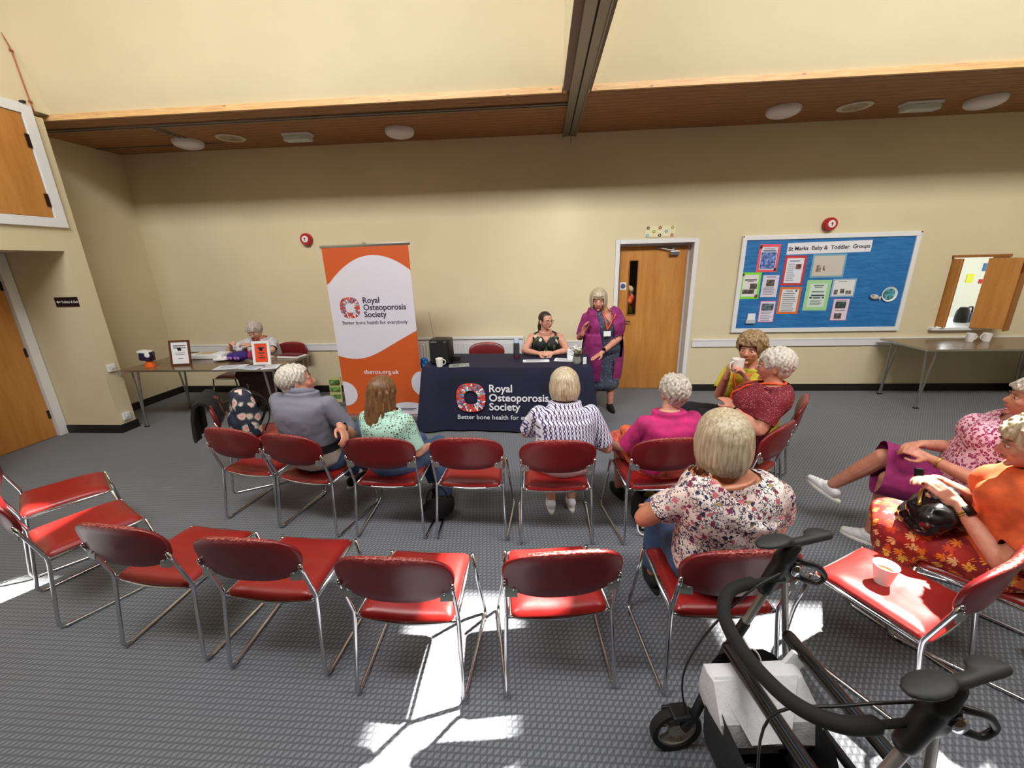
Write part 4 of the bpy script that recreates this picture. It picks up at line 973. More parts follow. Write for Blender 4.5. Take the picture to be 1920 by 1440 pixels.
m = MB(); m.ell((-.06, 0, .2), (.05, .03, .06)); m.build('contents', plain('olive', (128, 122, 50), .6), t, True); m = MB(); m.ell((.07, .02, .2), (.07, .04, .08)); m.build('scarf', plain('dusty_rose', (130, 84, 80), .8), t, True)
# black bag under the brown-haired woman's chair
t = thing('handbag', 'black handbag lying on the carpet under the chair of the woman with long brown hair', 'bag', (-.78, 2.62, 0), .3)
m = MB(); m.ell((0, 0, .085), (.13, .08, .085)); me = blob('b', m, .01, 3, noise_amp=.012, noise_scale=10); bd = link('body', me, 'black_matte', t, True); bd.location.z = .006
m = MB(); m.tube(bezier((-.08, 0, .15), (-.06, .02, .30), (.06, .02, .30), (.08, 0, .15), 10), .006, 6); m.build('strap', 'black_matte', t, True)
# black leather bag on the lap of the woman in orange
t = thing('handbag', 'shiny black leather bag on the lap of the woman in orange', 'bag', (1.865, 1.835, .625), .75)
m = MB(); m.ell((0, 0, .03), (.16, .095, .10)); m.ell((.0, .02, -.02), (.155, .10, .055)); m.ell((.06, -.02, .07), (.07, .07, .07)); me = blob('b', m, .009, 3, noise_amp=.014, noise_scale=11); link('body', me, plain('black_leather', (16, 14, 15), .22), t, True)
for dx in (-.05, .02):
    m = MB(); m.tube(catmull([(dx-.02, -.08, .02), (dx+.02, -.15, .0), (dx+.08, -.17, -.03), (dx+.11, -.1, -.03), (dx+.1, -.05, .0)], 6), .007, 8); m.build('handle', plain('brown_leather', (84, 50, 40), .35), t, True)
m = MB(); m.tube(bezier((-.1, .05, .08), (-.05, .06, .12), (.02, .07, .12), (.06, .05, .10), 8), .008, 6); m.build('gold_zip', plain('gold', (190, 160, 90), .3, .9), t, True)
# black strap/jacket between the two right-hand seats
t = thing('folded_umbrella', 'long black folded item lying along the seat edge beside the woman in orange', 'umbrella', (1.94, 1.60, .46), -.35+math.pi/2+.75)
m = MB(); m.cap((-.02, 0, 0), .022, (.26, 0, .0), .014); me = blob('b', m, .006, 2, noise_amp=.005, noise_scale=22); link('folds', me, 'black_leather', t, True)

# ================================================================== walking frame
def rollator():
    t = thing('rollator', 'black and silver wheeled walking frame with a padded back strap in the near right corner', 'walking frame', (.835, .965, -.0), .17)
    # local: origin floor centre; handles face +X (user side), front wheels at -X ; sides at y=+-.235
    silver = plain('silver_tube', (158, 156, 150), .35, .6)
    for s, nm in ((1, 'far'), (-1, 'near')):
        y = s*.235
        hub = Vector((-.02, y, .84))
        m = MB(); m.tube([(-.015, y, .80), (-.105, y, .60)], .0135, 12); m.build('height_tube', silver, t, 60)
        m = MB(); m.tube(fillet([(-.095, y, .625), (-.15, y, .50), (-.235, y, .20), (-.265, y*1.03, .13)], .05), .0175, 12); m.build('front_leg', 'black_plastic', t, 60)
        m = MB(); m.tube(fillet([(.015, y, .83), (.085, y, .45), (.19, y*1.04, .12)], .06), .0105, 12); m.build('rear_leg', silver, t, 60)
        # handle head
        m = MB(); m.cap((-.045, y, .765), .026, (.012, y, .895), .030); m.cap((.0, y, .88), .030, (.03, y, .925), .024); m.ell((.01, y, .83), (.036, .026, .05))
        hd = link('handle_head', blob('h', m, .006, 4), 'black_plastic', t, True)
        g = MB(); g.ell((-.045, y+.004*s, .948), (.062, .034, .013), Matrix.Rotation(R(-10), 3, 'Y')); g.cap((-.03, y, .945), .016, (.035, y, .938), .016); g.cap((.03, y, .938), .016, (.155, y+.010, .948), .0165)
        g.ell((.12, y+.02, .952), (.045, .025, .012))
        gm = N('grip_rubber', .6, 0, (34, 35, 36)).m if 'grip_rubber' not in MATS else MATS['grip_rubber']
        link('grip', blob('g', g, .0055, 5), gm, t, True)
        # brake loop
        b = MB(); b.tube(fillet([(.045, y-.010, .875), (.12, y-.018, .845), (.155, y-.018, .80), (.12, y-.018, .775), (.055, y-.012, .815)], .02), .007, 8, closed=False, flat=1.6); b.tube([(.04, y-.01, .87), (.055, y-.012, .815)], .010, 8); b.build('brake_lever', 'black_plastic', t, True)
        m = MB(); m.lathe([(0, 0), (.018, 0), (.020, .006), (.016, .012), (0, .014)], (.03, y-.024, .85), 16, Matrix.Rotation(R(90), 3, 'X')); m.build('adjuster_knob', 'chrome', t, 50)
        m = MB(); m.tube(catmull([(.0, y-s*.02, .85), (-.13, y-s*.04, .80), (-.26, y-s*.03, .62), (-.30, y, .40), (-.26, y, .16)] if s > 0 else [(.0, y+.02, .86), (-.16, y+.05, .83), (-.30, y+.10, .74), (-.32, y+.06, .5), (-.27, y, .16)], 6), .0038, 6); m.build('brake_cable', 'black_plastic', t, True)
        for x, zc, rr_, wd in ((-.285, .10, .10, .034), (.20, .10, .10, .034)):
            c = Vector((x, y*1.12, zc)); rt = Matrix.Rotation(R(90), 3, 'X'); m = MB()
            m.lathe([(rr_*.78, -wd/2), (rr_*.97, -wd/2), (rr_, -wd/4), (rr_, wd/4), (rr_*.97, wd/2), (rr_*.78, wd/2), (rr_*.78, -wd/2)], c, 36, rt); wl = m.build('wheel', 'black_matte', t, 50)
            m = MB(); m.lathe([(0, -wd/3), (rr_*.3, -wd/3), (rr_*.3, wd/3), (0, wd/3)], c, 20, rt); m.lathe([(rr_*.70, -wd/3), (rr_*.78, -wd/3), (rr_*.78, wd/3), (rr_*.70, wd/3), (rr_*.70, -wd/3)], c, 30, rt)
            for k in range(5): a = k*2*math.pi/5; d = Vector((math.cos(a), 0, math.sin(a))); m.tube([c+d*rr_*.25, c+d*rr_*.74], .007, 6)
            m.build('hub', plain('hub_grey', (150, 148, 138), .4), wl, 50)
            m = MB(); m.box((x, y*1.12+s*.028, zc+.03), (.10, .012, .11), None, .005); m.box((x, y*1.06, zc+.105), (.07, .06, .02), None, .006); m.build('wheel_fork', 'black_plastic', t)
    # back strap between the handles
    pts = catmull([(.0, .215, .815), (-.10, .215, .815), (-.20, .20, .80), (-.265, .12, .79), (-.28, .0, .785), (-.255, -.13, .79), (-.19, -.20, .80), (-.10, -.22, .81), (.0, -.225, .815)], 8)
    rr_ = [(.009 if i < 9 or i > len(pts)-10 else .0195) for i in range(len(pts))]
    m = MB(); m.tube(pts, rr_, 12, flat=1.0, up=(0, 0, 1)); 
    m.build('back_strap', fabric('strap_black', (12, 12, 12), 250, .85), t, True)
    # folding seat: two padded rails
    for x, z in ((-.17, .555), (.05, .575)):
        m = MB(); m.cap((x, -.20, z), .022, (x, .20, z), .022); m.build('seat_rail', plain('rail_black', (20, 20, 21), .2), t, True)
    n = N('mesh_net', .6, 0, (40, 42, 44)); n.set(Alpha=.5)
    m = MB(); vs = []; fs = []
    for i in range(9):
        for j in range(9):
            x = .05+.16*i/8; z = .55-.38*math.sin(i/8*math.pi/2); y = -.2+.4*j/8
            vs.append((x, y, z-.04*math.sin(j/8*math.pi)))
    for i in range(8):
        for j in range(8): a = i*9+j; fs.append((a, a+9, a+10, a+1))
    m.add(vs, fs); m.build('net_panel', 'mesh_net', t, True)
    m = MB(); m.tube([(.05, -.2, .55), (.21, -.2, .17)], .006, 6); m.tube([(.05, .2, .55), (.21, .2, .17)], .006, 6); m.build('net_edge', plain('net_edge', (120, 122, 124), .4), t, True)
    for z, x in ((.30, -.05), (.30, .12)): m = MB(); m.cap((x, -.225, z), .016, (x, .225, z), .016); m.build('cross_bar', 'rail_black', t, True)
    # sling bag
    m = MB(); K = 20
    def rg(z, sx, sy, cx=-.125, cy=.035):
        out = []
        for k in range(K):
            c_, s_ = math.cos(2*math.pi*k/K), math.sin(2*math.pi*k/K); sag = (.5-.5*s_)*.17*max(0, (z-.2)/.345)
            out.append(Vector((cx+math.copysign(abs(c_)**.5, c_)*sx, cy+math.copysign(abs(s_)**.5, s_)*sy, z-sag)))
        return out
    m.loft([rg(.545, .145, .165), rg(.40, .15, .16), rg(.25, .14, .155), (rg(.18, .11, .13)), rg(.17, .02, .04), rg(.19, .02, .04), rg(.20, .10, .12), rg(.26, .132, .147), rg(.40, .142, .152), rg(.545, .144, .164)], cap=False)
    m.build('carry_pouch', fabric('pouch_black', (17, 17, 19), 250, .6), t, 50)
    return t
rollator()
# paper carrier bag in the pouch
t = thing('paper_bag', 'white paper carrier bag folded over in the pouch of the walking frame', 'paper bag', (.70, 1.045, .245), R(4))
n = N('bag_paper', .75, 0, (196, 194, 198)); v = n.coord(); n.bump(n.noise(v, 12, 4, .6), .4, .02)
K = [(-1, -1), (1, -1), (1, 1), (-1, 1)]
def rg(z, sx, sy, ox=0, oy=0): return [Vector((ox+a*sx, oy+b*sy, z)) for a, b in ((-1, -1), (-.35, -1.05), (.35, -.97), (1, -1), (1.03, 0), (1, 1), (.3, 1.04), (-.3, .98), (-1, 1), (-1.02, 0))]
m = MB(); m.loft([rg(0, .10, .05, 0, .02), rg(.01, .11, .06, .01, .02), rg(.12, .15, .085, .01, .0), rg(.20, .165, .07, .01, .0), rg(.285, .15, .03, -.005, .035), rg(.29, .14, .012, -.005, .04)])
for f in m.v: pass
m.v = [(x+.010*noise.noise(Vector((x, y, z))*16), y+.010*noise.noise(Vector((y, z, x))*16+Vector((9, 2, 1))), z+.006*noise.noise(Vector((z, x, y))*14)) for x, y, z in m.v]
m.build('bag', 'bag_paper', t, 25)
fl_ = MB(); fl_.add([(-.145, .005, .287), (.125, .005, .287), (.045, -.105, .165), (-.07, -.107, .160), (-.145, .009, .292), (.125, .009, .292), (.047, -.109, .170), (-.072, -.111, .165)], [(0, 1, 2, 3), (7, 6, 5, 4), (0, 4, 5, 1), (1, 5, 6, 2), (2, 6, 7, 3), (3, 7, 4, 0)])
fl_.build('folded_flap', 'bag_paper', t)
for y, dz in ((.02, .0), (.045, .03)):
    m = MB(); m.tube(bezier((-.05, y, .26), (-.06, y+.03, .34+dz), (.04, y+.03, .34+dz), (.035, y, .26), 12), .0026, 6); m.build('twine_handle', 'bag_paper', t, True)
m = MB(); m.box((.12, .06, .22), (.06, .015, .16), Matrix.Rotation(R(25), 3, 'Y'), .003); tag(m.build('folded_paper', 'white_paper'), 'rolled white paper sticking up beside the carrier bag in the walking frame', 'paper').location = (.70, 1.05, .28)

# ================================================================== people
SKIN = {}
def skin(name, c):
    n = N('skin_'+name, .5, 0, c); v = n.coord(); f = n.noise(v, 18, 4, .6)
    lo = (int(c[0]*.93), int(c[1]*.84), int(c[2]*.82)); n.base(n.ramp(f, [(.3, lo), (.65, c)]))
    n.set(Subsurface_Weight=.08, Subsurface_Scale=.02); n.bump(n.noise(v, 220, 2), .08, .001); return n.m
skin('fair', (212, 160, 136)); skin('rosy', (204, 144, 120)); skin('tan', (198, 138, 108)); skin('pale', (218, 174, 150))
def hairmat(name, dark, light, sc=1.0):
    n = N('hair_'+name, .42); v = n.coord(scale=(60*sc, 60*sc, 5)); f = n.noise(v, 1.6, 4, .6)
    n.base(n.ramp(f, [(.28, dark), (.7, light)])); n.bump(f, .5, .004); return n.m
hairmat('white', (160, 152, 140), (224, 218, 206)); hairmat('silver', (132, 122, 110), (210, 202, 188)); hairmat('blond', (138, 114, 86), (214, 200, 170))
hairmat('ash', (132, 110, 84), (208, 192, 162)); hairmat('brown', (66, 42, 24), (136, 96, 58)); hairmat('dark', (34, 22, 18), (64, 42, 32)); hairmat('mouse', (92, 70, 46), (170, 140, 100))
# clothing prints -------------------------------------------------------
def print_lattice():
    n = N('lattice_print', .8); v = n.coord(scale=(1, 1, 1)); s = n.n('SeparateXYZ', ins={0: v})
    u = n.math('ADD', s.outputs[0], n.math('MULTIPLY', s.outputs[1], .6))
    wv = n.math('SINE', n.math('MULTIPLY', s.outputs[2], 105.0)); row = n.math('MULTIPLY', wv, .55)
    a = n.math('SINE', n.math('ADD', n.math('MULTIPLY', u, 118.0), row)); b = n.math('SINE', n.math('SUBTRACT', n.math('MULTIPLY', u, 118.0), n.math('MULTIPLY', wv, 1.1)))
    k = n.math('MULTIPLY', n.math('ABSOLUTE', a), n.math('ADD', n.math('ABSOLUTE', b), .15))
    big = n.noise(n.coord(), 4, 2); dark = n.ramp(big, [(.35, (40, 40, 110)), (.65, (74, 44, 92))])
    n.base(n.mix(n.ramp(k, [(.28, 0.0), (.50, 1.0)]), dark, (226, 224, 236))); n.bump(n.noise(n.coord(), 9, 3), .3, .01); return n.m
def print_floral():
    n = N('floral_print', .8); v0 = n.coord(); wz = n.n('TexNoise', ins={'Vector': v0, 'Scale': 70.0, 'Detail': 2.0}); v = n.n('VectorMath', operation='MULTIPLY_ADD', ins={0: wz.outputs['Color'], 1: (.022, .022, .022), 2: v0}).outputs[0]; nz = n.n('TexNoise', ins={'Vector': v, 'Scale': 28.0, 'Detail': 3.0}); 
    w1 = n.n('TexVoronoi', ins={'Vector': v, 'Scale': 40.0}); sp = n.n('SeparateXYZ', ins={0: w1.outputs['Color']})
    d = n.math('ADD', w1.outputs['Distance'], n.math('MULTIPLY', n.math('SUBTRACT', nz.outputs['Fac'], .5), .9))
    blot = n.math('LESS_THAN', d, .40)
    colr = n.ramp(sp.outputs[0], [(.0, (36, 36, 66)), (.34, (120, 40, 64)), (.55, (190, 96, 110)), (.74, (44, 44, 72)), (.9, (150, 132, 84))], 'CONSTANT')
    on = n.math('MULTIPLY', blot, n.math('GREATER_THAN', n.math('ADD', sp.outputs[1], n.noise(v, 9, 2)), .72))
    e = n.n('TexVoronoi', feature='DISTANCE_TO_EDGE', ins={'Vector': v, 'Scale': 64.0}).outputs['Distance']
    twig = n.math('MULTIPLY', n.math('LESS_THAN', e, .07), n.math('GREATER_THAN', n.noise(v, 17, 2), .5))
    zone = n.ramp(n.noise(v, 7, 2), [(.42, (232, 222, 216)), (.62, (216, 190, 184))])
    sm_ = n.n('TexVoronoi', ins={'Vector': v, 'Scale': 95.0}); sp2 = n.n('SeparateXYZ', ins={0: sm_.outputs['Color']}); bits = n.math('MULTIPLY', n.math('LESS_THAN', sm_.outputs['Distance'], .36), n.math('GREATER_THAN', sp2.outputs[0], .45)); bc = n.ramp(sp2.outputs[1], [(0, (40, 40, 66)), (.5, (140, 60, 80)), (.8, (60, 70, 90))], 'CONSTANT')
    c = n.mix(twig, zone, (60, 52, 70)); c = n.mix(bits, c, bc); c = n.mix(on, c, colr); n.base(c); n.bump(n.noise(v, 8, 3), .35, .012); return n.m
def print_leopard():
    n = N('leopard_print', .8); v = n.coord(); nz = n.noise(v, 60, 2); d = n.math('ADD', n.voro(v, 62), n.math('MULTIPLY', n.math('SUBTRACT', nz, .5), .7))
    n.base(n.ramp(d, [(.0, (222, 150, 176)), (.2, (150, 34, 84)), (.40, (160, 40, 92)), (.46, (234, 188, 204))], 'CONSTANT')); n.bump(n.noise(v, 8, 3), .3, .01); return n.m
def print_daisy():
    n = N('daisy_print', .8); v = n.coord(); vo = n.n('TexVoronoi', ins={'Vector': v, 'Scale': 23.0, 'Randomness': .65})
    sc = n.n('VectorMath', operation='SCALE', ins={0: v}); sc.inputs['Scale'].default_value = 1.0
    df = n.n('VectorMath', operation='SUBTRACT', ins={0: v, 1: vo.outputs['Position']}); s = n.n('SeparateXYZ', ins={0: df.outputs[0]})
    yy = n.math('ADD', s.outputs[1], s.outputs[2]); an = n.math('ARCTAN2', yy, s.outputs[0])
    pet = n.math('ABSOLUTE', n.math('COSINE', n.math('MULTIPLY', an, 4.0))); lim = n.math('ADD', .12, n.math('MULTIPLY', pet, .42))
    pin = n.math('LESS_THAN', vo.outputs['Distance'], lim); cen = n.math('LESS_THAN', vo.outputs['Distance'], .11)
    sp = n.n('SeparateXYZ', ins={0: vo.outputs['Color']}); pc = n.ramp(sp.outputs[0], [(0, (240, 130, 30)), (.35, (236, 170, 60)), (.6, (206, 70, 28)), (.8, (240, 190, 130))], 'CONSTANT')
    bgc = n.ramp(n.noise(v, 9, 2), [(.4, (128, 22, 28)), (.6, (170, 40, 30))]); c = n.mix(pin, bgc, pc); n.base(n.mix(cen, c, (200, 90, 20))); return n.m
def print_leaf():
    n = N('leaf_print', .7); v = n.coord(scale=(1, 1, .45), rot=(0, .6, 0)); w1 = n.n('TexVoronoi', ins={'Vector': v, 'Scale': 26.0}); sp = n.n('SeparateXYZ', ins={0: w1.outputs['Color']})
    c = n.ramp(sp.outputs[0], [(0, (16, 18, 18)), (.34, (60, 84, 52)), (.68, (206, 200, 176)), (.82, (20, 20, 20))], 'CONSTANT')
    n.base(n.mix(n.math('LESS_THAN', w1.outputs['Distance'], .55), (16, 18, 18), c)); return n.m
def print_dots(name, base, dot, scale=90, thr=.2):
    n = N(name, .8); v = n.coord(); n.base(n.mix(n.math('LESS_THAN', n.voro(v, scale), thr), base, dot)); n.bump(n.noise(v, 9, 3), .3, .01); return n.m
def print_lace():
    n = N('mint_lace', .8); v = n.coord(); s = n.n('SeparateXYZ', ins={0: v}); e = n.n('TexVoronoi', feature='DISTANCE_TO_EDGE', ins={'Vector': v, 'Scale': 60.0}).outputs['Distance']
    z = n.math('MULTIPLY', n.math('GREATER_THAN', s.outputs[2], .70), n.math('GREATER_THAN', n.noise(v, 7, 2), .47)); hole = n.math('MULTIPLY', n.math('GREATER_THAN', e, .20), z)
    n.base(n.mix(hole, (172, 214, 196), (92, 84, 70))); n.bump(n.noise(v, 9, 3), .3, .012); return n.m
def print_stripes(name, a, b, sc=60):
    n = N(name, .85); s = n.n('SeparateXYZ', ins={0: n.coord()}); f = n.math('SINE', n.math('MULTIPLY', n.math('ADD', s.outputs[0], n.math('MULTIPLY', s.outputs[1], .3)), sc*6)); n.base(n.mix(n.math('GREATER_THAN', f, .3), a, b)); return n.m
def print_polo():
    n = N('polo_blocks', .85); s = n.n('SeparateXYZ', ins={0: n.coord()}); z = s.outputs[2]
    c = n.mix(n.math('GREATER_THAN', z, .665), (22, 22, 26), (118, 118, 132)); c = n.mix(n.math('GREATER_THAN', z, .60), (176, 162, 150), c)
    n.base(c); n.bump(n.noise(n.coord(), 9, 3), .35, .012); return n.m
print_lattice(); print_floral(); print_leopard(); print_daisy(); print_leaf(); print_dots('dotted_red', (112, 16, 32), (206, 150, 150)); print_dots('navy_print', (64, 68, 86), (96, 110, 140), 34, .3)
print_lace(); print_stripes('striped_maroon', (52, 24, 26), (96, 66, 60)); print_polo()
fabric('jeans', (58, 78, 112), 500); fabric('black_cloth', (20, 20, 26), 400); fabric('magenta_knit', (140, 38, 104), 260); fabric('pink_cloth', (186, 36, 106), 300); fabric('coral_print', (214, 92, 76), 60, .8, .25)
fabric('yellow_cloth', (190, 180, 44), 300, .85, .14); fabric('orange_cloth', (214, 92, 44), 300); fabric('plum_cloth', (136, 32, 96), 300); fabric('white_cardigan', (200, 198, 206), 260); fabric('beige_cloth', (176, 162, 148), 300)
plain('lanyard_orange', (226, 84, 36), .6); plain('lips', (170, 84, 80), .4); plain('eye_white', (226, 222, 216), .25); plain('iris', (44, 34, 30), .2); plain('brow', (120, 92, 70), .8)

def frame(d, up=(0, 0, 1)):
    """matrix with +Y along d"""
    y = Vector(d).normalized(); x = y.cross(Vector(up)); x = x.normalized() if x.length > 1e-4 else Vector((1, 0, 0)); z = x.cross(y)
    return Matrix((x, y, z)).transposed()
def add_hand(mb, wrist, elbow, palm_n, side, curl=.5, hd=None, s=1.0, spread=.10, thumb=.5):
    """palm, four unequal curled fingers and a thumb from the side of the palm; palm_n points out of the palm"""
    w = Vector(wrist); d = Vector(hd).normalized() if hd is not None else (w-Vector(elbow)).normalized()
    pn = Vector(palm_n); pn = (pn-d*pn.dot(d)); pn = pn.normalized() if pn.length > 1e-3 else Vector((0, 0, -1))
    lat = d.cross(pn)*side   # towards the thumb
    mb.cap(w-d*.02, .024*s, w+d*.02*s, .024*s, 10)
    for k, o in enumerate((.026, .009, -.009, -.025)):
        a = w+d*.015*s+lat*o*.7*s; b = w+d*(.080-.004*abs(k-1))*s+lat*o*s; mb.cap(a, .014*s, b, .0115*s, 8)
        seg = (.040, .026, .020); L = (.95, 1.05, 1.0, .80)[k]; p = b; ang = curl*.35+.06*k*curl; dirv = (d+lat*(o*spread*30*.35)).normalized()
        for q in range(3):
            r0 = (.0094, .0086, .0078)[q]*s; nd = (dirv*math.cos(ang)+pn*math.sin(ang)).normalized(); e = p+nd*seg[q]*L*s; mb.cap(p, r0, e, r0*.93, 8); p = e; ang += curl*(.85 if q == 0 else .65)
    t0 = w+d*.022*s+lat*.022*s; t1 = t0+(d*.55+lat*.75+pn*.25).normalized()*.038*s; t2 = t1+(d*.85+lat*(.35-.5*thumb)+pn*(.2+.5*thumb)).normalized()*.032*s; t3 = t2+(d*.9-lat*.35*thumb+pn*.35*thumb).normalized()*.024*s
    mb.cap(t0, .0145*s, t1, .0115*s, 8); mb.cap(t1, .0112*s, t2, .0100*s, 8); mb.cap(t2, .0098*s, t3, .0086*s, 8)
def ring(c, rx, ry, X, Y, n=28, p=2.3):
    out = []
    for k in range(n):
        a = 2*math.pi*k/n; ca, sa = math.cos(a), math.sin(a)
        out.append(Vector(c)+X*math.copysign(abs(ca)**(2/p), ca)*rx+Y*math.copysign(abs(sa)**(2/p), sa)*ry)
    return out

def person(name_label, pos, rot, pose=None, skin_='fair', s=.97, head=None, hair=None, tops=(), bottoms=(), shoes=None, girth=1.0, hands=None, glasses=None, extra=None, trot=None, bust=.0, vox=.0058, standing=False, bodygrow=-.014):
    """joints: local (x right, y forward, z up, origin floor under pelvis) unless given as ('w', (x,y,z))"""
    J = dict(pel=(0, 0, .515), waist=(0, -.015, .68), chest=(0, -.03, .86), neck=(0, -.03, .985), headc=(0, .012, 1.115),
             shL=(-.175, -.03, .935), shR=(.175, -.03, .935), elL=(-.235, .03, .68), elR=(.235, .03, .68), wrL=(-.15, .24, .60), wrR=(.15, .24, .60),
             hiL=(-.095, .02, .505), hiR=(.095, .02, .505), knL=(-.12, .42, .50), knR=(.12, .42, .50), anL=(-.12, .43, .09), anR=(.12, .43, .09))
    J.update(pose or {})
    rm = Matrix.Rotation(rot, 3, 'Z'); P = {}
    for k, p in J.items():
        if isinstance(p, tuple) and p[0] == 'w': P[k] = Vector(p[1])-Vector((pos[0], pos[1], 0))
        else: P[k] = rm @ (Vector(p)*(s if not standing else s))
    root = thing('person', name_label, 'person', (pos[0], pos[1], 0), 0)
    g = girth
    mid = (P['shL']+P['shR'])/2
    for q in 'LR': P['sh'+q] = P['sh'+q]+(mid-P['sh'+q])*.07+Vector((0, 0, -.012))
    body = MB()
    # torso as lofted ellipses along the spine
    hipx = (P['hiR']-P['hiL']).normalized(); shx = (P['shR']-P['shL']).normalized()
    def torso(mb, grow=0.0, z0=0.0, rows=None, bst=bust):
        sm = (P['shL']+P['shR'])/2; hw = (P['shR']-P['shL']).length/2/s
        sp = [P['pel']+(P['pel']-P['waist'])*.30, P['pel'], P['waist'], P['chest'], sm+Vector((0, 0, .004)), sm*.30+P['neck']*.70, P['neck']+Vector((0, 0, .012))]
        rad = [(.145, .115), (.182, .135), (.158*g, .122*g), (.166*g, .120*g), (hw+.008, .102), (.096, .076), (.058, .057)]
        cur = catmull(sp, 4); rings = []
        for i, c in enumerate(cur):
            t = i/4; a = min(int(t), 5); f = t-a; r0, r1 = rad[a], rad[min(a+1, 5)]
            f2 = f*f*(3-2*f); rx = r0[0]+(r1[0]-r0[0])*f2; ry = r0[1]+(r1[1]-r0[1])*f2
            tg = (cur[min(i+1, len(cur)-1)]-cur[max(i-1, 0)]).normalized(); X = hipx.lerp(shx, min(1, t/4)).normalized(); X = (X-tg*X.dot(tg)).normalized(); Y = tg.cross(X)
            rings.append(ring(c, rx*s+grow, ry*s+grow, X, Y))
        mb.loft(rings)
        if bst:
            tg = (P['neck']-P['waist']).normalized(); F = tg.cross(shx).normalized()
            if F.dot(rm @ Vector((0, 1, 0))) < 0: F = -F
            for q in (-1, 1): mb.ell(P['chest']*.9+P['waist']*.1+shx*q*.075*s+F*(.075+bst)*s, (.075*s+grow, .065*s+grow, .075*s+grow))
    P['_torso'] = torso
    torso(body, bodygrow)
    for sd in 'LR':
        body.cap(P['sh'+sd], .045*s*g**.5, P['el'+sd]*.9+P['sh'+sd]*.1, .041*s*g**.5, 14); body.cap(P['el'+sd], .040*s, P['el'+sd]*.6+P['wr'+sd]*.4, .038*s, 12); body.cap(P['el'+sd]*.6+P['wr'+sd]*.4, .038*s, P['wr'+sd], .0255*s, 12)
        body.cap(P['pel']*.0+P['hi'+sd], .086*s*g**.4, P['kn'+sd], .058*s, 14); body.cap(P['kn'+sd], .056*s, P['kn'+sd]*.65+P['an'+sd]*.35, .054*s, 12); body.cap(P['kn'+sd]*.65+P['an'+sd]*.35, .054*s, P['an'+sd], .036*s, 12)
        fd = P.get('to'+sd); fd = (fd-P['an'+sd]) if fd is not None else rm @ Vector((0, .12, -.04)); fdn = fd.normalized(); upf = Vector((0, 0, 1))-fdn*fdn.z; upf = upf.normalized() if upf.length > .1 else Vector((0, 0, 1)); body.cap(P['an'+sd]-upf*.032, .027*s, P['an'+sd]+fdn*.075-upf*.046, .020*s, 10)
        hc = (hands or {}).get(sd, {}); sgn = -1 if sd == 'L' else 1
        add_hand(body, P['wr'+sd], P['el'+sd], hc.get('palm', (0, 0, -1)), hc.get('side', sgn if hc.get('palm', (0, 0, -1))[2] < 0 else -sgn) * -1, hc.get('curl', .45), hc.get('dir'), s*.97, hc.get('spread', .1), hc.get('thumb', .5))
    body.cap(P['neck']-Vector((0, 0, .02)), .056*s, P['neck']*.5+P['headc']*.5, .050*s, 16)
    # head
    hd = head or {}; hrot = Matrix.Rotation(hd.get('yaw', rot), 3, 'Z') @ Matrix.Rotation(hd.get('pitch', 0), 3, 'X') @ Matrix.Rotation(hd.get('roll', 0), 3, 'Y')
    H = P['headc']; hs = s*hd.get('size', 1.0)
    def hp(x, y, z): return H+hrot @ (Vector((x, y, z))*hs)
    def he(mb, c, r): mb.ell(hp(*c), tuple(q*hs for q in r), hrot, 20, 14)
    body.cap(P['neck']*.55+H*.45, .050*s, hp(0, -.012, -.02), .050*s, 16)
    he(body, (0, -.012, .028), (.074, .092, .083)); he(body, (0, .022, -.022), (.062, .070, .078)); he(body, (0, .040, -.072), (.036, .034, .030)); he(body, (0, .020, -.058), (.052, .050, .038))
    for q in (-1, 1): he(body, (q*.034, .060, -.022), (.024, .022, .022)); he(body, (q*.074, -.008, -.012), (.009, .017, .030)); he(body, (q*.030, .078, .016), (.020, .010, .006))
    body.cap(hp(0, .083, .010), .0075*hs, hp(0, .103, -.024), .0115*hs, 10); he(body, (0, .094, -.030), (.016, .011, .009)); he(body, (0, .080, -.055), (.022, .012, .012)); he(body, (0, .078, -.088), (.016, .012, .012))
    bo = link('body', blob('body', body, vox, 3, .5), 'skin_'+skin_, root, True)
    for q in (-1, 1):
        m = MB(); m.ell(hp(q*.030, .0765, .002), (.0115*hs, .0085*hs, .0055*hs), hrot, 12, 8); e = m.build('eye', 'eye_white', root, True); m = MB(); m.ell(hp(q*.030+hd.get('gaze', 0), .0832, .001), (.0050*hs, .0030*hs, .0048*hs), hrot, 10, 6); m.build('iris', 'iris', e, True)
        m = MB(); m.tube([hp(q*.014, .088, .019), hp(q*.030, .089, .024), hp(q*.047, .078, .019)], [.0028*hs, .0034*hs, .002*hs], 6, flat=1); m.build('eyebrow', hd.get('brow', 'brow'), root, True)
    m = MB(); m.tube([hp(-.024, .084, -.054), hp(-.010, .093, -.0525), hp(0, .0945, -.0535), hp(.010, .093, -.0525), hp(.024, .084, -.054)], [.002*hs, .0052*hs, .0056*hs, .0052*hs, .002*hs], 8); m.build('lips', 'lips', root, True)
    if hair: make_hair(root, hp, hs, hrot, H, **hair)
    if glasses:
        m = MB()
        for q in (-1, 1):
            c = [hp(q*.031+.023*math.cos(a/14*6.283), .094-.004*abs(math.cos(a/14*6.283)), .000+.017*math.sin(a/14*6.283)) for a in range(14)]; m.tube(c, .0022*hs, 6, closed=True)
            m.tube([hp(q*.054, .088, .004), hp(q*.074, .05, .006), hp(q*.078, -.01, .002)], .0020*hs, 6)
        m.tube([hp(-.009, .097, .002), hp(0, .100, .005), hp(.009, .097, .002)], .0020*hs, 6); m.build('glasses', glasses, root, True)
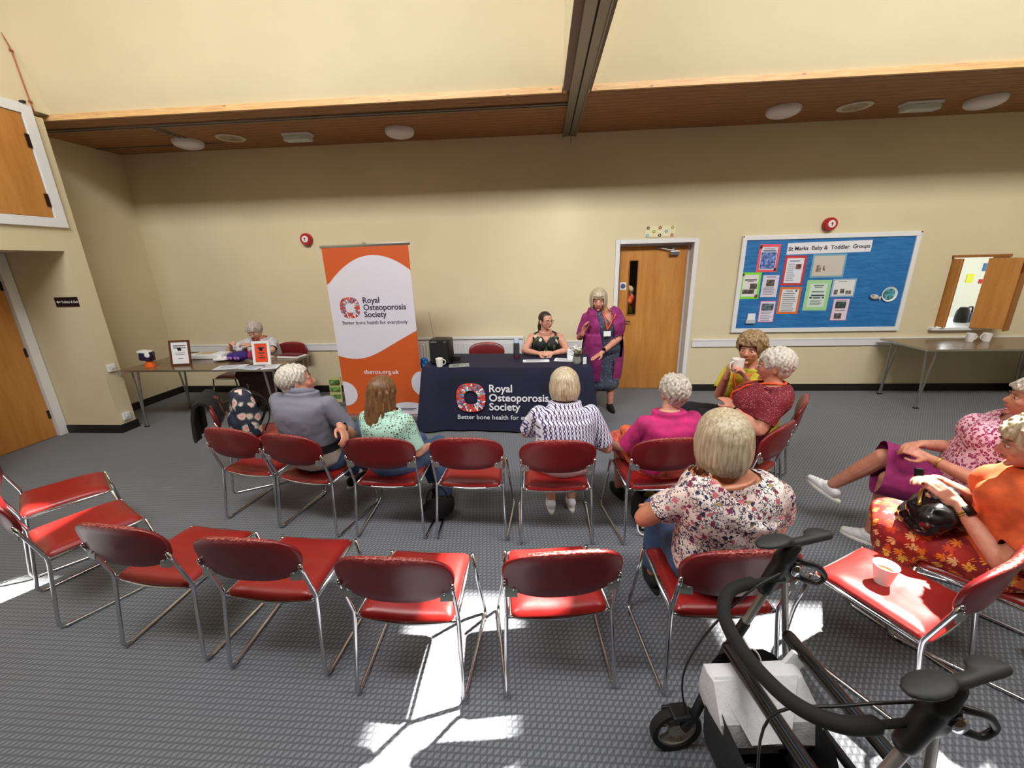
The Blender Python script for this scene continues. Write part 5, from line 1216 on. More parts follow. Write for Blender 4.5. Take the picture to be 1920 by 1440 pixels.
    # garments
    def sleeves(mb, frac, grow, base=.045):
        for sd in 'LR':
            a, e, w_ = P['sh'+sd], P['el'+sd], P['wr'+sd]
            mb.ell(a, base*s+grow); f1 = min(1, frac*2 if frac < .5 else 1)
            end = a.lerp(e, min(1, frac)); mb.cap(a, base*s+grow+.002, end, (.044*s+grow+.004 if frac <= 1 else .044*s+grow), 14)
            if frac > 1: mb.cap(e, .043*s+grow, e.lerp(w_, min(1, frac-1)), (.034*s+grow), 14)
    for gm in tops:
        mb = MB(); gr = gm.get('grow', .012); torso(mb, gr, bst=bust); 
        if gm.get('sleeve', .55): sleeves(mb, gm.get('sleeve', .55), gr)
        cutf = None; sc = gm.get('scoop', .075); nk = P['neck']; inv = rm.transposed()
        op = gm.get('open'); low = gm.get('low'); holes = gm.get('arms', False)
        def cut(c, sc=sc, op=op, low=low, holes=holes, gm=gm):
            l = inv @ (c-nk); sfrac = gm.get('sleeve', .55)
            if (l.x/(sc*gm.get('sx', 1.2)))**2+(l.y/(sc*gm.get('sy', 1.0)))**2 < 1 and l.z > -gm.get('sdepth', .13) and c.z > P['chest'].z: return True
            if gm.get('vneck') and l.y > 0 and abs(l.x) < gm['vneck'][0]*(1+l.z/gm['vneck'][1]) and -gm['vneck'][1] < l.z < .05: return True
            if op and (inv @ (c-P['chest'])).y > 0.0 and abs((inv @ (c-P['chest'])).x) < op: return True
            if low is not None and c.z < low and abs((inv @ (c-P['pel'])).x) < .30: return True
            for sd in 'LR':
                a, e, w_ = P['sh'+sd], P['el'+sd], P['wr'+sd]
                if sfrac <= 1 and sfrac > 0:
                    d = (e-a); tt = (c-a).dot(d)/d.length_squared
                    if tt > sfrac and (c-a-d*tt).length < .085*s and (c-e).length < d.length and abs((c-P['waist'].lerp(P['chest'], .5)).dot(shx)) > .165*s*g: return True
                elif sfrac > 1:
                    d = (w_-e); tt = (c-e).dot(d)/d.length_squared
                    if tt > sfrac-1 and (c-e-d*tt).length < .07*s: return True
                else:
                    d = (e-a); tt = (c-a).dot(d)/d.length_squared
                    out = (c-a).dot(shx*(-1 if sd == 'L' else 1))
                    if out > .010*s and c.z > a.z-.10*s: return True
            return False
        me = blob(gm['name'], mb, .0085, 9, .5, cut, .0045*gm.get('wrinkle', 1.0), 11)
        link(gm['name'], me, gm['mat'], root, True)
        if gm.get('collar'):
            m = MB(); c0 = P['neck']; pts = [c0+rm @ Vector((.072*math.sin(a/20*6.283), .066*math.cos(a/20*6.283)+.005, .012-.02*math.cos(a/20*6.283))) for a in range(20)]; m.tube(pts, .016, 8, closed=True, flat=1.5); m.build('collar', gm['collar'], root, True)
    for gm in bottoms:
        mb = MB(); gr = gm.get('grow', .016); k = gm.get('kind', 'trousers'); f = gm.get('frac', .93)
        mb.ell(P['pel'], (.17*s*g**.5+gr, .14*s+gr, .115*s), rm)
        if k == 'trousers':
            for sd in 'LR': mb.cap(P['hi'+sd], .092*s*g**.5+gr, P['kn'+sd], .062*s+gr, 14); mb.cap(P['kn'+sd], .060*s+gr, P['kn'+sd].lerp(P['an'+sd], f), .050*s+gr, 14)
        else:
            for q in range(7):
                t = q/6; a = P['hiL'].lerp(P['hiR'], t); b = P['knL'].lerp(P['knR'], t); dk = (b-a).normalized(); mb.cap(a, .088*s+gr, b+dk*gm.get('over', .03), .062*s+gr+gm.get('flare', .0), 12)
                if gm.get('drop'):
                    an = P['anL'].lerp(P['anR'], t); mb.cap(b, .064*s+gr, b.lerp(an, gm['drop']), .060*s+gr+.02, 12)
        def cut2(c, gm=gm):
            if gm.get('kind') == 'skirt' and not gm.get('drop'):
                a = (P['hiL']+P['hiR'])/2; b = (P['knL']+P['knR'])/2; d = b-a; tt = (c-a).dot(d)/d.length_squared
                return tt > gm.get('end', 1.02)
            if gm.get('drop'):
                return c.z < gm.get('hem', 0) 
            if gm.get('kind', 'trousers') == 'trousers':
                for sd in 'LR':
                    d = P['an'+sd]-P['kn'+sd]; tt = (c-P['kn'+sd]).dot(d)/d.length_squared
                    if tt > f and (c-P['kn'+sd]-d*tt).length < .12: return True
            return False
        me = blob(gm['name'], mb, .0095, 4, .5, cut2, .005*gm.get('wrinkle', 1), 9); link(gm['name'], me, gm['mat'], root, True)
    if shoes:
        for sd in 'LR':
            a = P['an'+sd]; fd = P.get('to'+sd); fd = (fd-a) if fd is not None else rm @ Vector((0, .12, -.05)); fd = fd.normalized(); 
            up = Vector((0, 0, 1)); up = (up-fd*up.dot(fd)).normalized(); heel = a-up*.052-fd*.035
            if (fd.z > -.5 and abs((a.z)) < .16): fd = Vector((fd.x, fd.y, 0)).normalized(); up = Vector((0, 0, 1)); heel = Vector((a.x, a.y, .040))-fd*.035
            m = MB(); m.cap(heel, .033*s, heel+fd*.10, .034*s, 14); m.cap(heel+fd*.09-up*.004, .036*s, heel+fd*.165-up*.012, .024*s, 14); m.cap(heel+up*.012, .036*s, heel+fd*.06+up*.020, .034*s, 12)
            sole_z = up
            def cutc(c, heel=heel, up=up): return (c-heel).dot(up) > .050
            o = link('shoe', blob('shoe', m, .006, 3, .5, cutc), shoes.get('mat', 'black_matte'), root, True)
            fw = frame(fd, up); m = MB(); out = []
            for k in range(24):
                an = 2*math.pi*k/24; yy = .065+.125*math.cos(an); xx = .038*math.sin(an)*(1.0 if math.cos(an) > -.2 else .85); out.append((xx, yy))
            fx = fd.cross(up)
            vs = [heel+fd*y+fx*x-up*.040 for x, y in out]+[heel+fd*y+fx*x-up*.026 for x, y in out]; m.add(vs, [tuple(range(24))[::-1], tuple(range(24, 48))]+[(i, (i+1) % 24, (i+1) % 24+24, i+24) for i in range(24)]); m.build('sole', shoes.get('sole', 'black_matte'), o, 50)
            if shoes.get('laces'):
                m = MB()
                for q in range(4): c = heel+fd*(.065+.022*q)+up*(.040-.006*q); m.tube([c-fx*.018-up*.006, c+up*.002, c+fx*.018-up*.006], .0028, 6)
                m.tube([heel+fd*.06+up*.042-fx*.03, heel+fd*.055+up*.05, heel+fd*.06+up*.042+fx*.03], .003, 6); m.build('laces', shoes['laces'], o, True)
    if extra: extra(root, P, rm, hp, s)
    return root, P

def make_hair(root, hp, hs, hrot, H, mat='white', style='short', length=.10, vol=1.0, fringe=True, part=0.0, seed=1, back=None, wave=.3):
    rnd = random.Random(seed); mb = MB()
    def he(c, r): mb.ell(hp(*c), tuple(q*hs for q in r), hrot, 22, 14)
    v = vol; cx = (0, -.016, .034); rx, ry, rz = .081*v, .098*v, .088*v
    if style == 'short':
        he(cx, (rx, ry, rz)); he((0, -.050, -.02), (.064*v, .052*v, .060*v))
        for k in range(190):
            th = math.acos(1-1.45*((k+.5)/190)); ph = k*2.39996; x = math.sin(th)*math.sin(ph); y = math.sin(th)*math.cos(ph); z = math.cos(th)
            if y > .45 and z < .45: continue
            if abs(x) > .8 and z < -.05 and y > -.2: continue
            nn = Vector((x, y, z)); p = Vector((cx[0]+rx*x, cx[1]+ry*y, cx[2]+rz*z)); d = Vector((x*.5+rnd.uniform(-.9, .9)*wave, y*.4-.15+rnd.uniform(-.9, .9)*wave, -.9))
            d = (d-nn*d.dot(nn)).normalized()*.034; w1 = nn*(.003+.012*wave*rnd.random()); a = hp(*(p-nn*.002)); m1 = hp(*(p+d*.5+w1)); b2 = hp(*(p+d-nn*.004))
            mb.cap(a, .0062*hs, m1, .0072*hs, 7); mb.cap(m1, .0072*hs, b2, .0040*hs, 7)
        if fringe:
            for k in range(14):
                x = -.054+.108*k/13; a = hp(x*.8, .042, .096*v); b2 = hp(x*1.05+.008, .080+.004*v, .048+rnd.uniform(-.006, .008)); mb.cap(a, .011*hs, b2, .007*hs, 8)
    else:
        he(cx, (rx*.985, ry*.985, rz*.985))
        nst = 74; L = length
        for k in range(nst):
            ph = math.pi*(2*(k+.5)/nst-1); # 0 is the front
            fr = abs(ph) < .80
            if fr and not fringe: continue
            sx, sy = math.sin(ph), math.cos(ph); pts = []; jx = rnd.uniform(-.004, .004); Lk = L*(1+rnd.uniform(-.05, .05))
            end = (.030 if fr else -Lk)
            if .80 <= abs(ph) < 1.15: end = -Lk if fringe or True else -.02
            for q in range(7):
                th = .12+1.40*q/6; pts.append((part*(1-q/6)*.03+rx*math.sin(th)*sx, cx[1]+ry*math.sin(th)*sy, cx[2]+rz*math.cos(th)))
            zlast = pts[-1][2]; x0, y0 = pts[-1][0], pts[-1][1]
            if fr: pts = [p for p in pts if p[2] > .040]; pts = pts or [(0, 0, .1)]
            else:
                n2 = max(2, int((zlast-end)/.02)); 
                for q in range(1, n2+1):
                    t = q/n2; z = zlast+(end-zlast)*t; inn = 1+.06*math.sin(t*2.2)*v-(.20*t*t if style == 'bob' else .02*t)
                    bk = -.012*t if sy < 0 else 0
                    pts.append((x0*inn+jx+wave*.006*math.sin(t*7+k), y0*(inn if sy > 0 else inn*.98)+bk*(style == 'long')+(-.03*t*(style == 'long')), z))
            wp = [hp(*p) for p in pts]; nn = len(wp); mb.tube(wp, [(.0105+.002*math.sin(k*2.1))*hs*(1 if q < nn-2 else .75) for q in range(nn)], 7)
        if style == 'bob':
            he((0, -.045, -.03), (.064*v, .052*v, .05+L*.45))
        if style == 'long': he((0, -.05, -.06), (.068*v, .045*v, .10))
        if style == 'tied':
            pass
    def cut(c):
        l = hrot.transposed() @ (c-H)/hs
        return l.y > .050 and abs(l.x) < .058 and l.z < (.040 if fringe else .070) and l.z > -.13
    if style == 'tied':
        mb = MB(); mb.ell(hp(0, -.018, .034), (.079*hs, .096*hs, .086*hs), hrot, 22, 14); mb.cap(hp(0, -.10, .0), .028*hs, hp(0, -.125, -.035), .024*hs); mb.tube([hp(0, -.115, -.01), hp(.01, -.125, -.08), hp(.012, -.11, -.16), hp(.0, -.10, -.20)], [.02*hs, .026*hs, .02*hs, .006*hs], 10)
        def cut(c):
            l = hrot.transposed() @ (c-H)/hs; return l.y > .036 and abs(l.x) < .064 and l.z < .074-.5*max(0, abs(l.x)-.03)
    link('hair', blob('hair', mb, .0052, 3, .6, cut), 'hair_'+mat, root, True)

def lanyard(root, P, rm, badge_c, mat='lanyard_orange', badge=True, w=.0075):
    from mathutils.bvhtree import BVHTree
    nk = P['neck']; B = Vector(badge_c); F = rm @ Vector((0, 1, 0)); trees = []
    for c in root.children:
        if c.type == 'MESH' and (c.name.split('.')[0] in ('dress', 'dress_bodice', 'yellow_top', 'cardigan', 'blouse')):
            bm = bmesh.new(); bm.from_mesh(c.data); trees.append(BVHTree.FromBMesh(bm)); bm.free()
    bb = [c for c in root.children if c.name.split('.')[0] == 'body'][0]; bm = bmesh.new(); bm.from_mesh(bb.data); btree = BVHTree.FromBMesh(bm); bm.free()
    def onto(p, off=.007):
        best = None
        for t in trees:
            h = t.ray_cast(p+F*.5, -F, .62)
            if h[0] is not None and (best is None or (h[0]-p).dot(F) > (best-p).dot(F)): best = h[0]
        if best is None:
            h = btree.ray_cast(p+F*.2, -F, .3); best = h[0]
        return best+F*off if best is not None and (best-p).length < .3 else p
    m = MB(); B2 = onto(B)
    for q in (-1, 1):
        sd = nk+rm @ Vector((q*.066, .012, .012)); pts = [nk+rm @ Vector((0, -.072, .020)), nk+rm @ Vector((q*.045, -.05, .024)), sd+Vector((0, 0, .010))]
        for k in range(1, 11): t = k/10; pts.append(onto(sd.lerp(B, t)))
        m.tube(catmull(pts, 2), w, 6)
    l = m.build('lanyard', mat, root, True)
    if badge: m = MB(); m.box(B2+F*.006+Vector((0, 0, -.045)), (.085, .005, .06), rm, .002); m.build('name_badge', 'white_paper', l)
def wristband(root, P, sd, frac, mat, name='watch', face=None, r=.031, wd=.010):
    a, b = P['el'+sd], P['wr'+sd]; c = a.lerp(b, frac); fr = frame(b-a); m = MB(); m.tube([c+fr @ Vector((r*math.cos(k/16*6.283), 0, r*math.sin(k/16*6.283))) for k in range(16)], .004, 6, closed=True, flat=1); m.tube([c-(b-a).normalized()*wd*.5+fr @ Vector((r*math.cos(k/16*6.283), 0, r*math.sin(k/16*6.283))) for k in range(16)], .004, 6, closed=True)
    o = m.build(name, mat, root, True)
    if face: up = Vector(face).normalized(); up = (up-(b-a).normalized()*up.dot((b-a).normalized())).normalized(); m = MB(); mm = Matrix(((b-a).normalized().cross(up), (b-a).normalized(), up)).transposed(); m.box(c+up*(r+.003), (.036, .042, .010), mm, .004); m.build('watch_face', 'black_leather', o, 50)

# --- 1 white-haired woman behind the display table, sewing, head bowed
def ex(root, P, rm, hp, s):
    lanyard(root, P, rm, P['chest']+rm @ Vector((0, .16, .02)), 'lanyard_orange', False, .005)
person('white-haired woman in a white cardigan bent over handiwork behind the display table', (-3.80, 5.33), math.pi,
    dict(waist=(0, .00, .68), chest=(0, .06, .84), neck=(0, .10, .945), headc=(0, .165, 1.055), shL=(-.18, .085, .895), shR=(.18, .085, .895),
         elR=('w', (-4.17, 5.10, .785)), wrR=('w', (-4.03, 4.98, .885)), elL=('w', (-3.57, 5.10, .785)), wrL=('w', (-3.76, 4.99, .875)), knL=(-.14, .36, .50), knR=(.14, .36, .50), anL=(-.12, .32, .09), anR=(.12, .32, .09)),
    'pale', .98, dict(pitch=R(-26)), dict(mat='silver', style='short', vol=1.05, seed=2),
    [dict(name='blouse', mat=fabric('rust_blouse', (150, 80, 66), 200), sleeve=.4, scoop=.07), dict(name='cardigan', mat='white_cardigan', sleeve=.85, grow=.020, open=.055, scoop=.085, sdepth=.10)],
    [dict(name='skirt', mat='striped_maroon', kind='skirt', drop=.85, hem=.12, grow=.02)], dict(mat='black_matte'), 1.05, dict(R=dict(palm=(.3, .2, -1), curl=.9), L=dict(palm=(-.3, .2, -1), curl=.9)), 'chrome', ex, bust=.01)
t = thing('needlework', 'small pale cloth held between the hands of the white-haired woman', 'needlework', (-3.905, 4.935, .845)); m = MB(); m.ell((0, 0, 0), (.07, .02, .035)); link('cloth_body', blob('b', m, .006, 2, noise_amp=.01, noise_scale=25), 'white_cardigan', t, True)

# --- 2 grey-haired man
def ex(root, P, rm, hp, s): wristband(root, P, 'R', .86, 'black_matte', face=(0, -.3, 1))
person('grey-haired man in a grey polo shirt sitting with one arm along the next chair back', (-1.635, 2.61), -.19,
    dict(pel=(0, .0, .52), waist=(0, -.03, .69), chest=(0, -.055, .86), neck=(0, -.04, .985), headc=('w', (-1.685, 2.60, 1.085)), shL=(-.21, -.05, .93), shR=(.21, -.05, .93), elL=(-.27, .06, .70), wrL=(-.16, .25, .62),
         elR=('w', (-1.335, 2.58, .70)), wrR=('w', (-1.325, 2.42, .825)), knL=(-.10, .42, .52), knR=(.18, .42, .60), anR=(.10, .38, .20), toR=(.10, .50, .17), anL=(-.10, .45, .09)),
    'rosy', 1.03, dict(yaw=-.98, pitch=R(6), size=1.02), dict(mat='white', style='short', vol=.99, seed=5, fringe=False, wave=.12),
    [dict(name='polo_shirt', mat='polo_blocks', sleeve=.85, grow=.016, scoop=.060, collar='polo_blocks')],
    [dict(name='jeans', mat='jeans', frac=.93)], dict(mat='black_matte', sole='white_gloss'), 1.12, dict(R=dict(dir=(.55, -.6, -.35), palm=(-.2, -.6, -.8), curl=.8)), None, ex)

# --- 3 woman with long brown hair
person('woman with long brown hair in a mint lace top and jeans', (-1.07, 2.60), -.20,
    dict(chest=(0, -.03, .84), neck=(0, -.02, .945), headc=('w', (-1.085, 2.61, 1.00)), shL=(-.17, -.03, .885), shR=(.17, -.03, .885), elL=(-.22, .06, .66), elR=(.215, .0, .62), wrR=(.19, .22, .57), wrL=(-.08, .26, .58), knR=(.20, .40, .50), knL=(-.02, .44, .50), anR=(.30, .20, .09), anL=(.12, .44, .09)),
    'fair', .93, dict(yaw=-.55, pitch=R(-2)), dict(mat='brown', style='long', length=.26, vol=1.03, seed=9, fringe=True, wave=2.2),
    [dict(name='lace_top', mat='mint_lace', sleeve=.82, grow=.020, scoop=.075, low=.535)], [dict(name='jeans', mat='jeans', frac=.9)], dict(mat='black_matte'), 1.08)

# --- 4 woman in lattice print from behind
person('woman with a blond bob in a blue and white lattice print top, seen from behind', (.15, 2.60), .04,
    dict(chest=(0, .0, .84), neck=(0, .02, .945), headc=(.0, .055, 1.045), shL=(-.19, .0, .88), shR=(.19, .0, .88), elL=(-.265, .10, .69), wrL=(-.12, .30, .66), elR=(.30, .02, .60), wrR=(.20, .24, .56), anL=(-.08, .20, .09), anR=(.08, .22, .09)),
    'fair', .98, dict(pitch=R(-14), yaw=.04), dict(mat='blond', style='bob', length=.085, vol=1.12, seed=3, wave=.15),
    [dict(name='print_top', mat='lattice_print', sleeve=.84, grow=.020, scoop=.07, low=.545)], [dict(name='trousers', mat=fabric('pale_pink_cloth', (206, 178, 176), 300), frac=.8)], dict(mat='white_paper', sole='ceramic'), 1.14)

# --- 5 woman in bright pink
person('woman with short curly silver hair in a bright pink top, seen from behind', (.83, 2.62), .25,
    dict(chest=(0, -.03, .80), neck=(0, -.02, .905), headc=(.035, .015, 1.03), shL=(-.19, -.03, .845), shR=(.19, -.03, .845), elL=(-.25, .08, .62), wrL=(-.27, .28, .55), elR=(.25, .02, .60), wrR=(.14, .24, .57), knL=(-.14, .40, .50), knR=(.12, .42, .50)),
    'fair', .96, dict(yaw=.25, pitch=R(2)), dict(mat='silver', style='short', vol=1.12, seed=11, wave=.6),
    [dict(name='pink_top', mat='pink_cloth', sleeve=.95, grow=.020, scoop=.06)], [dict(name='dress_skirt', mat='coral_print', kind='skirt', grow=.03, end=1.12, over=.06)], dict(mat='black_matte'), 1.12)
def _scarf():
    t = thing('scarf', 'orange and coral scarf gathered beside the left arm of the woman in pink', 'scarf', (.60, 2.66, .60), 0)
    m = MB(); m.cap((.0, .0, .10), .035, (-.03, .06, -.02), .045); m.cap((-.03, .06, -.02), .04, (.03, .0, -.12), .035); m.ell((.0, .06, .08), (.06, .05, .04)); link('folds', blob('b', m, .008, 3, noise_amp=.012, noise_scale=16), fabric('orange_scarf', (236, 104, 60), 200, .7, .2), t, True)
_scarf()

# --- 6 woman in yellow holding a mug
def ex(root, P, rm, hp, s):
    lanyard(root, P, Matrix.Rotation(2.2, 3, 'Z'), P['waist'].lerp(P['pel'], .3)+Vector((-.12, -.10, .06)), 'lanyard_orange', True, .008); wristband(root, P, 'L', .62, 'black_matte', 'bracelet')
person('woman in a yellow top and orange lanyard lifting a mug with both hands', (1.72, 3.24), 1.30,
    dict(pel=(0, .0, .52), waist=(0, .01, .69), chest=('w', (1.63, 3.18, .88)), neck=('w', (1.59, 3.17, 1.005)), headc=('w', (1.565, 3.15, 1.165)), shR=('w', (1.49, 3.29, .945)), shL=('w', (1.70, 3.03, .945)),
         elR=('w', (1.40, 3.20, .79)), wrR=('w', (1.375, 3.06, .985)), elL=('w', (1.58, 2.95, .755)), wrL=('w', (1.47, 2.95, .975)), knL=('w', (1.30, 3.22, .58)), knR=('w', (1.28, 3.45, .56)), anL=('w', (1.22, 3.34, .12)), anR=('w', (1.15, 3.55, .10))),
    'rosy', .99, dict(yaw=2.42, pitch=R(-2), size=1.03, brow='brow'), dict(mat='mouse', style='short', vol=1.16, seed=14, wave=.5, fringe=True),
    [dict(name='yellow_top', mat='yellow_cloth', sleeve=.80, grow=.022, scoop=.065)], [dict(name='trousers', mat='black_cloth', frac=.93, grow=.022)], dict(mat='black_matte'), 1.05,
    dict(R=dict(dir=(.10, -.1, 1), palm=(.9, -.3, 0), curl=.9), L=dict(dir=(-.45, .1, 1), palm=(-.9, .2, .2), curl=.9)), None, ex, bust=.01)
mug((1.425, 3.02, 1.02), R(200), 'white mug held up by the woman in the yellow top', None, 1.02, .034, .042, .10)

# --- 7 woman in dark red
def ex(root, P, rm, hp, s):
    lanyard(root, P, rm, P['waist']+rm @ Vector((-.02, .17, .02)), 'lanyard_orange', True, .008); wristband(root, P, 'L', .90, 'black_matte', 'bracelet')
person('woman with short white hair in a dark red dotted dress sitting with crossed arms', (1.40, 2.80), .75,
    dict(pel=(0, 0, .52), waist=(0, -.02, .70), chest=('w', (1.475, 2.73, .885)), neck=('w', (1.525, 2.715, 1.015)), headc=('w', (1.525, 2.735, 1.14)), shL=('w', (1.475, 2.55, .955)), shR=('w', (1.60, 2.86, .955)),
         elL=('w', (1.375, 2.515, .775)), wrL=('w', (1.285, 2.70, .865)), elR=('w', (1.47, 2.97, .72)), wrR=('w', (1.37, 2.76, .685)), knL=(-.09, .40, .50), knR=(.10, .42, .52)),
    'rosy', .99, dict(yaw=1.02, pitch=R(-2)), dict(mat='white', style='short', vol=1.06, seed=21, fringe=True, wave=.25),
    [dict(name='dress_bodice', mat='dotted_red', sleeve=.72, grow=.016, scoop=.085)], [dict(name='dress_skirt', mat='dotted_red', kind='skirt', grow=.03, end=1.15, over=.08)], dict(mat='black_matte'), 1.10,
    dict(L=dict(dir=(-.2, .8, .25), palm=(.2, .2, -1), curl=.4), R=dict(dir=(.12, -.9, -.35), palm=(.6, 0, -.3), curl=.3, spread=.2)), 'chrome', ex, bust=.015)

# --- 8 woman in floral top, foreground
person('woman with a blond bob in a white floral print top beside the walking frame', (.79, 1.60), .05,
    dict(pel=(0, -.01, .52), waist=(0, -.01, .68), chest=(-.015, -.03, .83), neck=(-.03, -.03, .935), headc=(-.045, .02, 1.075), shL=(-.192, -.03, .868), shR=(.192, -.03, .868), elL=(-.325, .05, .70), wrL=(-.22, .28, .60), elR=(.26, .06, .64), wrR=(.12, .28, .58)),
    'tan', 1.03, dict(pitch=R(-4), yaw=.02), dict(mat='ash', style='bob', length=.105, vol=1.13, seed=6, wave=.12),
    [dict(name='floral_top', mat='floral_print', sleeve=.60, grow=.020, scoop=.095, sx=1.35, sy=1.0, sdepth=.085)], [dict(name='trousers', mat='jeans', frac=.9)], dict(mat='black_matte'), 1.14, None, None, None, vox=.0055, bodygrow=.004)

# --- 9 woman with white lace-up shoes, legs crossed
def ex(root, P, rm, hp, s): wristband(root, P, 'L', .86, 'gold', 'bracelet')
person('white-haired woman in a pink leopard top and plum skirt, legs crossed, white shoes', (2.46, 2.31), 1.00,
    dict(pel=(0, 0, .52), waist=(0, -.04, .68), chest=(0, -.10, .84), neck=('w', (2.60, 2.20, .965)), headc=('w', (2.56, 2.21, 1.085)), shL=('w', (2.46, 2.04, .885)), shR=('w', (2.66, 2.36, .90)), elL=('w', (2.30, 2.04, .665)), wrL=('w', (2.20, 2.27, .71)), elR=('w', (2.47, 2.45, .70)), wrR=('w', (2.24, 2.39, .745)),
         hiL=(-.095, .02, .505), hiR=(.08, .02, .52), knR=('w', (2.14, 2.50, .60)), knL=('w', (2.13, 2.40, .50)), anR=('w', (2.00, 2.66, .315)), toR=('w', (1.93, 2.78, .36)), anL=('w', (2.15, 2.46, .10)), toL=('w', (2.04, 2.58, .05))),
    'rosy', .98, dict(yaw=1.10, pitch=R(4)), dict(mat='white', style='short', vol=1.08, seed=8, wave=.5),
    [dict(name='leopard_top', mat='leopard_print', sleeve=.5, grow=.018, scoop=.085)], [dict(name='skirt', mat='plum_cloth', kind='skirt', grow=.018, end=1.12, over=.05, flare=.028)], dict(mat='white_gloss', sole='ceramic', laces='white_paper'), 1.15,
    dict(L=dict(dir=(-.55, .55, .2), palm=(.2, .3, -.6), curl=.7), R=dict(dir=(-.8, -.3, .1), palm=(0, -.2, -1), curl=.6)), None, ex, bust=.03, vox=.0052)

# --- 10 woman in orange with daisy skirt
def ex(root, P, rm, hp, s): wristband(root, P, 'L', .86, 'gold', 'watch', face=(-.2, -.7, .7), r=.032, wd=.018)
person('woman in an orange top and daisy print skirt with a black bag on her lap', (2.08, 1.70), .75,
    dict(pel=(0, 0, .52), waist=(0, -.02, .68), chest=(0, -.02, .84), neck=('w', (2.12, 1.66, .955)), headc=('w', (2.03, 1.70, 1.065)), shL=('w', (2.02, 1.50, .875)), shR=('w', (2.24, 1.80, .885)), elL=('w', (1.915, 1.565, .585)), wrL=('w', (1.87, 1.75, .745)), elR=('w', (2.10, 1.90, .67)), wrR=('w', (1.90, 1.90, .785)),
         knL=('w', (1.785, 1.865, .50)), knR=('w', (1.88, 2.02, .50)), anL=('w', (1.83, 1.90, .09)), anR=('w', (1.94, 2.06, .09))),
    'rosy', .98, dict(yaw=.95, pitch=R(-14)), dict(mat='blond', style='short', vol=1.10, seed=17, wave=.6),
    [dict(name='orange_top', mat='orange_cloth', sleeve=.70, grow=.018, scoop=.07)], [dict(name='daisy_skirt', mat='daisy_print', kind='skirt', grow=.022, over=.04, drop=.30, hem=.36)], dict(mat='black_matte'), 1.18,
    dict(L=dict(dir=(-.45, .55, .45), palm=(.5, .5, -.4), curl=.65), R=dict(dir=(-.85, -.15, .25), palm=(.1, -.5, -.8), curl=.6)), None, ex, bust=.03, vox=.0052)
t = thing('phone', 'dark phone held in the hands of the woman in orange', 'phone', (1.805, 1.895, .815), 1.2); MB().box((0, 0, 0), (.010, .035, .06), Matrix.Rotation(.5, 3, 'Y'), .004).build('case', 'black_leather', t)

# --- 11 seated woman in glasses behind the navy table
person('dark-haired woman in glasses and a leaf print top, hands clasped on the navy table', (.04, 5.16), math.pi+.05,
    dict(waist=(0, .03, .70), chest=(0, .06, .88), neck=(0, .07, .995), headc=('w', (.045, 5.06, 1.125)), shL=(-.185, .05, .945), shR=(.185, .05, .945),
         elR=('w', (-.215, 4.88, .795)), wrR=('w', (-.04, 4.765, .785)), elL=('w', (.30, 4.88, .795)), wrL=('w', (.125, 4.765, .785)), anL=(-.12, .30, .09), anR=(.12, .30, .09)),
    'fair', .99, dict(yaw=math.pi+.62, pitch=R(0), brow='hair_dark'), dict(mat='dark', style='tied', vol=1.0, fringe=False),
    [dict(name='leaf_top', mat='leaf_print', sleeve=0, grow=.012, scoop=.095, vneck=(.075, .12))], [dict(name='trousers', mat='black_cloth')], dict(mat='black_matte'), 1.04,
    dict(R=dict(dir=(.8, -.35, .05), palm=(.2, .5, -.6), curl=.95), L=dict(dir=(-.8, -.35, .08), palm=(-.2, .5, -.5), curl=.95)), 'black_plastic', bust=.02, vox=.005)

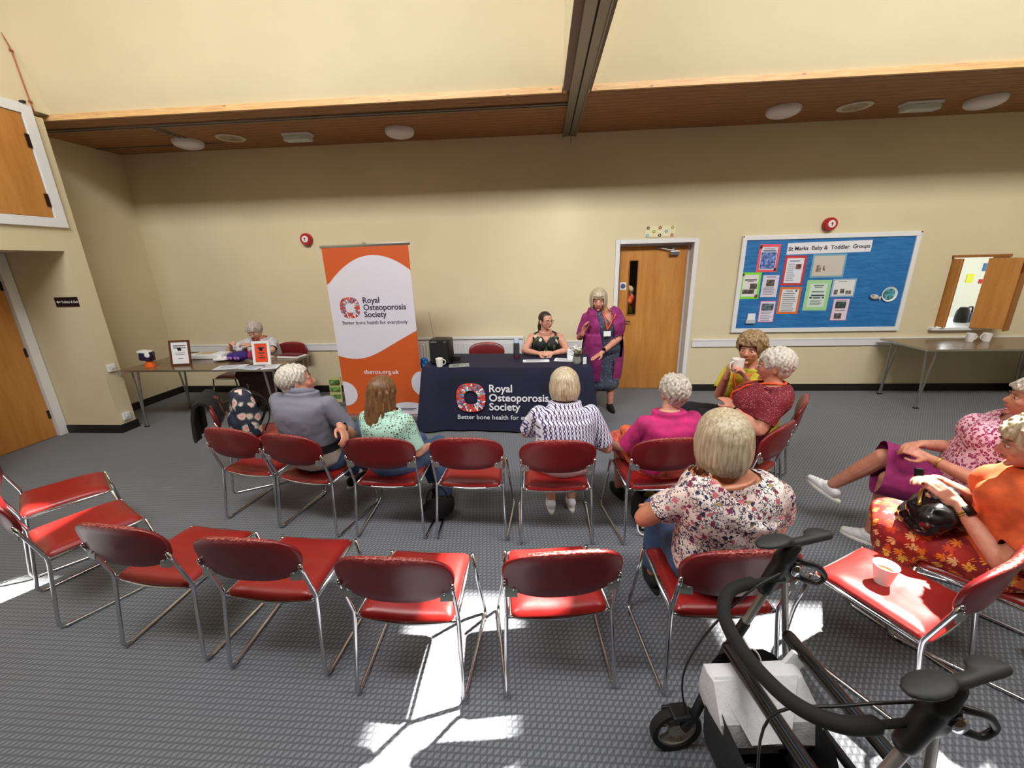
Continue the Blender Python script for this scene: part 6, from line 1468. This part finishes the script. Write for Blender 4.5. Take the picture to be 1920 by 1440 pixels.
# --- 12 standing woman in magenta cardigan
def ex(root, P, rm, hp, s):
    wristband(root, P, 'L', .90, 'black_matte', face=(0, -.6, .8))
    # long open cardigan: panels hanging from the shoulders to the thigh
    mb = MB(); rings = []; P['_torso'](mb, .034); mid = (P['shL']+P['shR'])/2
    for i, (z, rx, ry, y) in enumerate(((.98, .235, .20, .01), (.88, .25, .215, .01), (.76, .255, .215, .0), (.62, .255, .205, -.0), (.48, .25, .195, -.01), (.39, .235, .18, -.01))):
        c = P['pel'].lerp(mid, max(0, min(1, (z-P['pel'].z)/(mid.z-P['pel'].z)))); c = Vector((c.x, c.y, z)); rings.append([c+rm @ Vector((rx*math.sin(2*math.pi*k/30)*(1+.03*math.sin(k*2.2)*(i/6)), ry*math.cos(2*math.pi*k/30)*(1+.04*math.sin(k*2.2)*(i/6))+y, 0)) for k in range(30)])
    mb.loft(rings)
    for sd in 'LR': mb.ell(P['sh'+sd], .066); mb.cap(P['sh'+sd], .068, P['sh'+sd].lerp(P['el'+sd], .92), .060, 14)
    inv = rm.transposed()
    def cut(c):
        l = inv @ (c-P['pel'].lerp(mid, max(0, min(1, (c.z-P['pel'].z)/(mid.z-P['pel'].z))))); 
        if l.y > .02 and -.085 < l.x < .075 and c.z < P['neck'].z+.05: return True
        if (inv @ (c-P['neck'])).length < .085: return True
        if c.z < .405: return True
        for sd in 'LR':
            a, e = P['sh'+sd], P['el'+sd]; d = e-a; tt = (c-a).dot(d)/d.length_squared
            if tt > .9 and (c-a-d*tt).length < .085 and c.z > .7: return True
        return False
    link('cardigan', blob('cardigan', mb, .0085, 6, .5, cut, .006, 9), 'magenta_knit', root, True)
    lanyard(root, P, rm, P['waist'].lerp(P['chest'], .45)+rm @ Vector((.03, .215, .03)), 'lanyard_orange', True, .009)
person('standing woman in a long magenta cardigan leaning one hand on the navy table', (.745, 5.02), math.pi+.18,
    dict(pel=(0, .0, .80), waist=(0, .02, .95), chest=(0, .06, 1.10), neck=(0.0, .07, 1.225), headc=('w', (.655, 4.92, 1.375)), shL=('w', (.865, 4.97, 1.165)), shR=('w', (.525, 5.0, 1.175)), elL=('w', (.905, 4.90, .93)), wrL=('w', (.68, 4.68, .805)),
         elR=('w', (.455, 4.99, .93)), wrR=('w', (.475, 4.84, 1.01)), hiL=(-.09, .0, .79), hiR=(.09, .0, .79), knL=(-.10, .05, .45), knR=(.08, .03, .45), anL=(-.10, .06, .085), anR=(.08, -.10, .085)),
    'rosy', 1.0, dict(yaw=math.pi-.12, pitch=R(-10), size=1.04), dict(mat='ash', style='bob', length=.090, vol=1.09, seed=31, wave=.3),
    [dict(name='dress', mat='navy_print', sleeve=.4, grow=.010, scoop=.075, vneck=(.06, .10))], [dict(name='dress_skirt', mat='navy_print', kind='skirt', grow=.035, end=1.5, over=.10)], dict(mat='black_matte'), 1.20,
    dict(L=dict(dir=(-.75, -.45, -.35), palm=(0, 0, -1), curl=.1, spread=.2), R=dict(dir=(.15, -.2, 1), palm=(.7, -.5, .2), curl=.55)), None, ex, bust=.004, standing=True, vox=.005)
